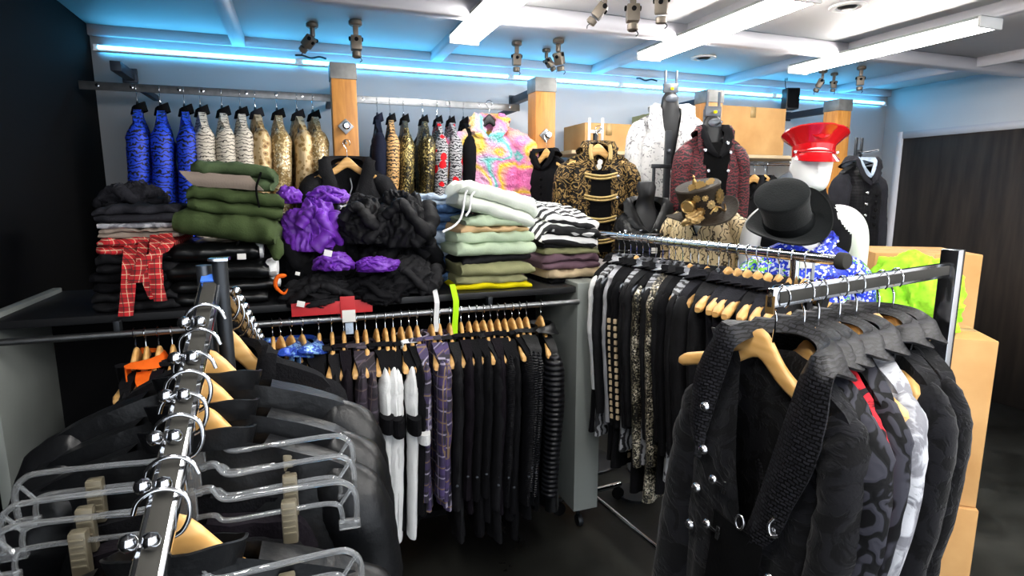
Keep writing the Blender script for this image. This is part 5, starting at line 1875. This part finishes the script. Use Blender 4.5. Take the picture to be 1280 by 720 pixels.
MB().tube([(-Lq / 2 + .10, 0, .085), (Lq / 2 - .14, 0, .085)], .012, 12).obj('base_bar', M['chrome'], rk)


def stud_strip(p, par, x, y0, z0, z1, n, mat='beige'):
    for k in range(n):
        z = lerp(z0, z1, k / (n - 1))
        p.add('stud', MB().box((x, y0, z), (.016, .008, .022), bev=.003), M[mat], par)


QV = dict(w=.20, t=.026, thick=.030, lap=.04, stand=.03, amp=.012, samp=.08, out=.015, fwd=-.015)
Q = {}
Q['whites'] = jacket('white_sleeve_shirt', 'black', slv='white_cloth', L=.9, sl=.50, seed=2.3, **QV)
Q['black'] = jacket('black_coat', 'black', L=.98, sl=.62, seed=3.4, **QV)
Q['black_b'] = jacket('black_shirt', 'black2', L=.78, sl=.58, seed=8.1, **QV)
Q['satin'] = jacket('silver_satin_coat', 'silver_satin', slv='silver_satin', col='black', L=.82, sl=.62, seed=4.1, **QV)
Q['studs'] = jacket('studded_coat', 'black', L=1.0, sl=.62, seed=5.2, **QV)
for sx in (-1, 1): stud_strip(Q['studs'], 0, sx * .11, -.036, -.26, -.95, 22)
for k in range(15):
    for yy in (-.018, .012):
        Q['studs'].add('stud', MB().box((-.222 + .0012 * k, yy - .0012 * k, -.33 - .030 * k), (.010, .014, .020), bev=.003), M['beige'], 1)
Q['mesh'] = jacket('silver_mesh_coat', 'silver_sequin', slv='silver_sequin', col='black', L=1.05, sl=.70, seed=6.2, **QV)
Q['trim'] = jacket('silver_trim_coat', 'black', slv='silver_sequin', col='black', L=1.05, sl=.74, seed=6.9, **QV)
Q['silver'] = jacket('silver_collar_shirt', 'silver_streak', slv='black2', col='silver_satin', L=.9, sl=.6, seed=7.1, **QV)
Q['moto'] = jacket('studded_denim_jacket', 'charcoal', slv='black2', col='charcoal', L=.62, sl=.58, seed=7.7, zip='steel', w=.20, t=.04, thick=.042, lap=.06, stand=.04, amp=.012, samp=.08, out=.015, fwd=-.015)
for k in range(9): Q['moto'].add('stud', MB().lathe([(.001, .006), (.005, .005), (.006, 0)], 10, Matrix.Rotation(PI / 2, 3, 'X'), (-.17 + .10 * ((k * 37) % 11) / 11, -.044, -.26 - .035 * k)), M['silver_btn'], 0)
Q['vest'] = jacket('sleeveless_vest', 'black2', col='charcoal', L=.80, seed=9.1, sleeves=(), w=.195, t=.026, lap=.04, stand=.03, vd=.2, vw=.36, amp=.012)
Q['vestg'] = jacket('sleeveless_vest', 'charcoal', col='charcoal', L=.72, seed=9.6, sleeves=(), w=.195, t=.026, lap=.04, stand=.03, vd=.2, vw=.36, amp=.012)
H_WIDE = wood_hanger('wooden_hanger', .222, 'hanger_wood', True, drop=.066, base=-.128)
H_GREY = wood_hanger('grey_hanger', .20, 'gun_metal', False)
qlist = [(.02, 'whites', 'black top with a white sleeve, at the far end of the chrome rack'), (.06, 'silver', 'black shirt with silver collar beside the white-sleeved top'),
         (.10, 'satin', 'silver grey satin coat near the far end of the chrome rack'), (.14, 'black', 'black coat between the satin coat and the studded one'),
         (.18, 'studs', 'black coat with rows of pale square studs'), (.22, 'silver', 'black shirt with silver collar right of the studded coat'), (.26, 'black_b', 'black shirt left of the first silver mesh coat'),
         (.30, 'trim', 'black coat with silver mesh sleeves on the chrome rack'), (.335, 'silver', 'black shirt with silver collar between the two silver mesh coats'), (.37, 'mesh', 'silver mesh sequin coat in the middle of the chrome rack'),
         (.41, 'black_b', 'black shirt just right of the silver mesh coat'), (.45, 'black', 'black coat in the middle of the chrome rack'), (.49, 'silver', 'black shirt with silver collar left of the studded denim jacket'),
         (.535, 'moto', 'charcoal denim jacket with small silver studs'), (.585, 'black_b', 'black shirt right of the studded denim jacket'),
         (.63, 'vest', 'black sleeveless vest, first of the wooden hanger row'), (.67, 'vestg', 'charcoal sleeveless vest, second of the wooden hanger row'), (.71, 'vestg', 'charcoal sleeveless vest, third of the wooden hanger row'),
         (.75, 'vestg', 'charcoal sleeveless vest, fourth of the wooden hanger row'), (.79, 'vest', 'black sleeveless vest, fifth of the wooden hanger row'), (.83, 'vestg', 'charcoal sleeveless vest, sixth of the wooden hanger row'),
         (.875, 'vest', 'black sleeveless vest, second from the near end of the chrome rack'), (.92, 'black_b', 'black shirt nearest the round end cap of the chrome rack')]
for i, (f0, k, lb) in enumerate(qlist):
    f = .20 + .79 * f0
    c = QF.lerp(QN, f)
    wood = f0 > .6 or k in ('moto', 'black')
    near = f0 > .6
    hg = H_WIDE if near else (H_WOOD if wood else H_GREY)
    cat = 'vest' if 'vest' in k else ('coat' if k in ('black', 'satin', 'studs', 'mesh', 'trim') else ('jacket' if k == 'moto' else ('top' if k == 'whites' else 'shirt')))
    hang(Q[k], hg, (c.x, c.y, QZ), Q_RZ + (.24 if near else .38) + random.uniform(-.06, .06), lb, cat, 'clothes on the chrome rack',
         ('wooden' if wood else 'grey') + ' hanger of the ' + lb if len(lb.replace('-', ' ').split()) < 13 else 'hanger of ' + lb, 'hanger', 'hangers on the chrome rack')

# ================================================================== R. four-way rack in front on the right
RD = Vector((.84, .54, 0)).normalized()
R0 = Vector((.492, 1.049, 0))
R_Z = 1.46
ang = math.atan2(RD.y, RD.x)
rr = empty('four_way_rack', (R0.x, R0.y, 0), ang, 'chrome rack arm carrying the croc-collared coats, close on the right', 'clothes rack')
MB().box((.34, 0, R_Z), (.74, .013, .036), bev=.002).obj('arm', M['chrome'], rr)
MB().box((.34, -.0075, R_Z), (.70, .002, .022), bev=.0005).obj('arm_inlay', M['slot_grey'], rr)
MB().box((-.028, 0, R_Z - .012), (.004, .018, .034), bev=.002).obj('end_stop', M['brown_panel'], rr)
MB().box((.72, 0, .78), (.04, .04, 1.46), bev=.004).obj('post', M['chrome'], rr)
for a in (0, PI / 2):
    b = MB(); b.box((.72, 0, .055), (.62, .05, .04), rotz(a), .006); b.obj('base_bar', M['chrome'], rr)
    for s in (-1, 1):
        d = rotz(a) @ Vector((s * .29, 0, 0))
        MB().lathe([(.022, 0), (.024, .012), (.016, .03), (.010, .036)], 18, None, (.72 + d.x, d.y, 0.0)).obj('foot', M['matt_black'], rr)


def croc_coat(name, body, slv, seed, hero=False, sleeves=(-1, 1), L=.92):
    p = Proto(name)
    w, t = (.198, .048) if hero else (.21, .034)
    vd, vw = (.37 if hero else .30), .42
    bi = p.add('body', body_grid(MB(), w, L, t, seed, vd=vd, vw=vw, amp=.013, nu=48 if hero else 30, nv=64 if hero else 40, prof=[(0, 1.0), (.3, .98), (.55, .90), (1, 1.18)]), M[body])
    for s in sleeves:
        smb = sleeve(MB(), s, w, .62, .05 if hero else .038, seed + s, out=.035, fwd=-.03, amp=.11, n=60 if hero else 36, seg=24 if hero else 16)
        if hero and s < 0: smb.v = [q + Vector((.012, 0, -.035)) for q in smb.v]
        si = p.add('sleeve', smb, M[slv])
    ci = p.add('collar', collar_strip(MB(), w, t, vd=vd, vw=vw, lap=.088 if hero else .072, stand=.07 if hero else .05, lift=.022 if hero else .014, th=.005, n=44 if hero else 26, notch=False, feet=((-.115, .25, .060), (.015, .42, .105)) if hero else None), M['croc'])
    return p, bi, ci


RC = {}
RC['hero'], hb_, hc_ = croc_coat('velvet_coat', 'velvet', 'velvet', 3.7, True)
p = RC['hero']
g = []
for j in range(24):
    v_ = j / 23
    zz = lerp(-.44, -1.0, v_)
    g.append([(lerp(-.055, .075, i / 8) , -.0645 - .006 * math.sin(i / 8 * PI) - .004 * nz(i * .5, v_ * 5, 2), zz) for i in range(9)])
pk_ = p.add('placket', MB().sheet(g, .004), M['deep_black'], hb_)
Rx = Matrix.Rotation(PI / 2, 3, 'X')
for k, (x, zz) in enumerate(((-.115, -.245), (-.105, -.335), (-.11, -.425), (-.115, -.515), (.095, -.40), (.10, -.50))):
    p.add('button', MB().lathe([(.001, .012), (.005, .0115), (.009, .008), (.011, .003), (.009, 0)], 20, Rx, (x, -.062, zz)), M['silver_btn'], hb_)
def clasp(x, zz, flip=1):
    b = MB()
    b.lathe([(.001, .009), (.006, .008), (.010, .003), (.010, 0)], 18, Rx, (x - .016 * flip, -.076, zz))
    b.box((x, -.079, zz), (.022, .004, .006), bev=.001)
    b.box((x + .014 * flip, -.079, zz), (.009, .006, .028), bev=.002)
    p.add('clasp', b, M['silver_btn'], pk_)
clasp(-.045, -.375)
clasp(-.045, -.475)
p.add('clasp_ring', MB().tube([(.02 + .011 * math.cos(a), -.082, -.42 + .014 * math.sin(a)) for a in [2 * PI * k / 24 for k in range(24)]], .003, 8, up=(0, 1, 0), closed=True), M['silver_btn'], pk_)
p.add('clasp_ring', MB().tube(catmull([(.095, -.072, -.375), (.09, -.078, -.39), (.10, -.08, -.405), (.115, -.076, -.40)], 10), .0035, 8), M['silver_btn'], pk_)
for q_ in p.parts:                                       # the far half is pulled in on the hanger
    for vtx in q_[1].vertices:
        if vtx.co.x > 0: vtx.co.x *= .80
RC['black'], _, _ = croc_coat('croc_collar_coat', 'grey_swirl', 'grey_swirl', 5.7, L=.98)
RC['red'], _, _ = croc_coat('croc_collar_coat', 'red_brocade', 'red_brocade', 7.1, L=.98)
RC['silver'], _, _ = croc_coat('croc_collar_coat', 'silver_brocade', 'silver_brocade', 9.2, L=.98)
RC['plain'], _, _ = croc_coat('croc_collar_coat', 'velvet', 'velvet', 11.9, L=.98)
rlist = [(.0, 'hero', R_(-62), 'black flocked velvet coat with silver clasps and buttons, closest of the croc-collared coats'),
         (.088, 'black', R_(-82), 'black and grey swirl coat with croc collar, right behind the velvet coat'),
         (.138, 'red', R_(-90), 'black and crimson brocade coat with croc collar'),
         (.215, 'black', R_(-91), 'black and grey swirl coat with croc collar, beyond the crimson one'),
         (.28, 'silver', R_(-91), 'silver grey brocade coat with croc collar'),
         (.375, 'plain', R_(-88), 'black velvet coat with croc collar beyond the silver one'),
         (.44, 'plain', R_(-88), 'black velvet coat with croc collar, farthest along the rack arm')]
H_BIG = wood_hanger('wooden_hanger', .222, 'hanger_wood', True, drop=.07, hook_r=.0215, hump=.036)
H_HERO = wood_hanger('wooden_hanger', .172, 'hanger_wood', True, drop=.055, hook_r=.0215, hump=.036, base=-.134)
for vtx in H_HERO.parts[0][1].vertices: vtx.co.x -= .026      # bar knocked along on its hook
H_SHORT = wood_hanger('wooden_hanger', .185, 'hanger_wood', True, drop=.06, hook_r=.0215, hump=.036)
for u, k, rz, lb in rlist:
    c = R0 + RD * u
    g_ = hang(RC[k], {'hero': H_HERO, 'red': H_BIG, 'silver': H_BIG}.get(k, H_SHORT), (c.x, c.y, R_Z), rz, lb, 'coat', 'croc-collared coats on the four-way rack', 'wooden hanger of the ' + lb, 'hanger', 'wooden hangers of the croc-collared coats', tilt=(0, R_(5 if k == 'hero' else 2)))
    if k == 'hero': g_.location += Vector((math.cos(rz), math.sin(rz), 0)) * .034      # slipped along its hanger

# ================================================================== S. chrome rack in front on the left
A0, A1 = Vector((-.522, 1.0, 1.500)), Vector((-.349, .455, 1.205))
adir = (A1 - A0).normalized()
ah = Vector((adir.x, adir.y, 0)).normalized()
S_RZ = math.atan2(ah.y, ah.x) + PI / 2          # hanger direction across the arm
lr = empty('waterfall_rack', (A0.x, A0.y, 0), math.atan2(ah.y, ah.x), 'chrome rack with two slanting arms, close on the left', 'clothes rack')
Linv = Matrix.Rotation(-math.atan2(ah.y, ah.x), 3, 'Z')


def loc_(p): return Linv @ (Vector(p) - Vector((A0.x, A0.y, 0)))


MB().tube([(0.0, -.012, .06), (0.0, -.012, 1.525)], .0125, 16).obj('post', M['gun_metal'], lr)
MB().tube([(.018, .016, .06), (.018, .016, 1.535)], .0125, 16).obj('post', M['dark_metal'], lr)
MB().box((.018, .016, 1.5365), (.032, .032, .006), bev=.002).obj('post_cap', M['chrome'], lr)
for a in (0, PI / 2):
    MB().box((0, 0, .04), (.66, .05, .035), rotz(a), .006).obj('base_bar', M['chrome'], lr)
    for s in (-1, 1):
        d = rotz(a) @ Vector((s * .30, 0, 0))
        MB().lathe([(.022, 0), (.024, .012), (.014, .024)], 18, None, (d.x, d.y, 0)).obj('foot', M['matt_black'], lr)


def slant_arm(p0, p1, nm, wide, inlay):
    q0, q1 = loc_(p0), loc_(p1)
    d = (q1 - q0); L = d.length; d.normalize()
    side = Vector((0, 0, 1)).cross(d).normalized()
    up = d.cross(side)
    Mx = Matrix((d, side, up)).transposed()
    c = (q0 + q1) / 2
    o = MB().box(c, (L, wide, .016), Mx, .002).obj(nm, M['chrome'], lr)
    MB().box(c + up * .0085, (L - .01, wide * .66, .0025), Mx, .0008).obj('inlay', M[inlay], o)
    MB().box(c - side * wide * .5 - up * .004, (L - .03, .003, .020), Mx, .0008).obj('side_inlay', M[inlay], o)
    return o, q0, q1, d, side, up


arm, q0, q1, d_, side_, up_ = slant_arm(A0, A1, 'slant_arm', .032, 'slot_grey')
bl = MB().box(q0 + d_ * .012 + up_ * .0105, (.02, .03, .004), Matrix((d_, side_, up_)).transposed(), .001).obj('blue_sticker', plain('blue sticker', '#3a6fd0', .4), arm)
B0, B1 = Vector((-.53, 1.03, 1.47)), Vector((-.645, 1.40, 1.265))
arm2, r0, r1, e_, side2, up2 = slant_arm(B0, B1, 'slant_arm', .028, 'brown_panel')


def ball_stud(par, q, sd, up):
    MB().lathe([(.0005, -.0095), (.0055, -.008), (.0092, -.003), (.0096, .002), (.0072, .0075), (.0005, .0100)], 16, None, q + up * .017 + sd * .0).obj('ball_stud', M['chrome'], par)
    MB().lathe([(.0005, -.0095), (.0055, -.008), (.0092, -.003), (.0096, .002), (.0072, .0075), (.0005, .0100)], 16, None, q + up * .017 + sd * .022 - Vector((.002, 0, 0))).obj('ball_stud', M['chrome'], par)


def big_hook(p, drop=.075, r=.0225):
    pts = [(-r * 1.35, 0, -.004), (-r * 1.1, 0, .010), (-r * .5, 0, r * .88), (r * .35, 0, r * .88), (r * 1.05, 0, r * .35), (r * 1.15, 0, -r * .6), (r * .75, 0, -r * 1.5), (0, 0, -r * 2.0), (0, 0, -drop), (0, 0, -drop - .03)]
    p.add('hook', MB().tube(catmull(pts, 44), .0030, 8, up=(0, 1, 0)), M['chrome'])


def wood_hanger_big(w=.215):
    p = wood_hanger('wooden_hanger', w, 'hanger_wood', True, drop=.07, hump=.058)
    p.parts = p.parts[:1]
    big_hook(p, .085)
    return p


H_S = wood_hanger_big(.198)


def clear_hanger():
    p = Proto('clear_hanger')
    b = MB()
    W_ = .215
    for s in (-1, 1):
        topb = [(s * .010, 0, -.088), (s * .030, 0, -.085), (s * .046, 0, -.104), (s * .10, 0, -.103), (s * (W_ - .035), 0, -.101), (s * (W_ - .012), 0, -.106), (s * W_, 0, -.125), (s * W_, 0, -.165)]
        low = [(s * .010, 0, -.125), (s * .032, 0, -.125), (s * .046, 0, -.135), (s * .10, 0, -.134), (s * (W_ - .05), 0, -.132), (s * (W_ - .026), 0, -.136), (s * (W_ - .020), 0, -.150), (s * (W_ - .020), 0, -.165)]
        P1, P2 = catmull(topb, 40), catmull(low, 40)
        b.tube(P1, .0042, 8, up=(0, 1, 0))
        b.tube(P2, .0036, 8, up=(0, 1, 0))
        b.box((s * (W_ - .010), 0, -.168), (.030, .010, .014), None, .002)
        b.tube([(s * (W_ - .004), 0, -.112), (s * (W_ - .022), 0, -.138)], .003, 6)
    b.box((0, 0, -.106), (.024, .010, .046), None, .003)
    fi = p.add('frame', b, M['clear'])
    for s in (-1, 1):
        c = MB()
        c.box((s * .125, 0, -.150), (.020, .016, .062), None, .003)
        for k in range(5): c.box((s * .125, -.0088, -.128 - .009 * k), (.016, .002, .003), None, .0006)
        p.add('clip', c, plain('smoked clip', '#6f6857', .35, .2))
    big_hook(p, .072)
    return p


H_C = clear_hanger()
H_FAR = wood_hanger_big(.17)
SJ = dict(w=.245, L=.74, t=.046, thick=.054, sl=.60, amp=.014, samp=.07, out=.03, fwd=-.03, vd=.05, vw=.30, collar=False, nv=44)
LJ = [jacket('leather_jacket', 'leather', seed=s, **SJ) for s in (2.7, 6.6, 9.8)]
for q in LJ:
    q.add('collar', band_collar(MB(), .245, vw=.30, h=.034, lean=.006), M['leather'])
    q.add('collar_seam', MB().tube(catmull([(-.20, -.045, -.185), (-.10, -.052, -.150), (.0, -.056, -.165), (.10, -.052, -.150), (.20, -.045, -.185)], 20), .003, 6), M['deep_black'], 0)
    q.add('snap', MB().lathe([(.001, .006), (.006, .005), (.007, 0)], 12, Rx, (.17, -.058, -.52)), M['silver_btn'], 0)


def skirt_extra(p):
    for x, z in ((-.10, -.26), (-.05, -.34), (.02, -.30)):
        b = MB()
        for k in range(5):
            a = 2 * PI * k / 5
            b.lathe([(.002, .004), (.016, .003), (.019, 0)], 10, Rx, (x + .018 * math.cos(a), -.034, z + .013 * math.sin(a)), ex=1.3, ey=.7)
        b.lathe([(.002, .003), (.020, .002), (.024, 0)], 12, Rx, (x, -.034, z), ex=1.2, ey=.8)
        p.add('embroidery', b, plain('dark red embroidery', '#7a1218', .8), 0)


SK = [drape('black_trousers', 'black', w=.165, L=.80, t=.022, seed=2.9, top=-.172), drape('black_skirt', 'dark_purple_black', w=.165, L=.62, t=.024, seed=5.9, top=-.172, extra=skirt_extra, hem=1.25)]


def arm_at(f): return A0.lerp(A1, f)
def put_arm(f, proto, hg, lb, cat, tw=0.0, hl=None, grp='clothes on the slanting chrome arm'):
    p = arm_at(f)
    # the hook rides on top of the slanting bar
    hang(proto, hg, p + Vector((0, 0, .002)), S_RZ + tw, lb, cat, grp, hl or ('wooden hanger of the ' + lb), 'hanger', 'hangers on the slanting chrome arm')


for f in (.215, .34, .455, .565, .675, .785, .90):
    ball_stud(arm, q0.lerp(q1, f), -side_, up_)
for k in range(8):
    ball_stud(arm2, r0.lerp(r1, .10 + .115 * k), -side2, up2)
put_arm(.17, LJ[0], H_S, 'black leather jacket highest on the slanting arm, collar band visible', 'jacket', PI + .02)
put_arm(.265, LJ[1], H_S, 'black leather jacket second down the slanting arm', 'jacket', PI - .08)
put_arm(.345, LJ[2], H_S, 'black leather jacket third down, just behind the clear hangers', 'jacket', PI - .14)
put_arm(.405, SK[0], H_C, 'black trousers clipped to the highest clear hanger', 'trousers', .02, 'highest clear plastic hanger with clips')
put_arm(.47, SK[1], H_C, 'black skirt with dark red embroidery on the second clear hanger', 'skirt', .05, 'second clear plastic hanger from the top')
put_arm(.53, SK[0], H_C, 'black trousers clipped to the third clear hanger', 'trousers', -.01, 'third clear plastic hanger from the top')
put_arm(.635, LJ[0], H_S, 'black leather jacket lowest on the slanting arm, below three clear hangers', 'jacket', PI + .0)
put_arm(.705, SK[1], H_C, 'black skirt with dark red embroidery on the lowest clear hanger', 'skirt', .06, 'lowest clear plastic hanger, cut by the photo bottom')
for k in range(6):
    f = .12 + .135 * k
    p = B0.lerp(B1, f)
    hang(Q['black_b' if k % 2 else 'black'], H_FAR, p + Vector((0, 0, .002)), S_RZ + random.uniform(-.05, .05), 'black jacket on the far slanting arm, %s from the rack post' % ORD[k], 'jacket', 'jackets on the far slanting arm',
         'wooden hanger of the %s jacket on the far slanting arm' % ORD[k], 'hanger', 'hangers on the far slanting arm')
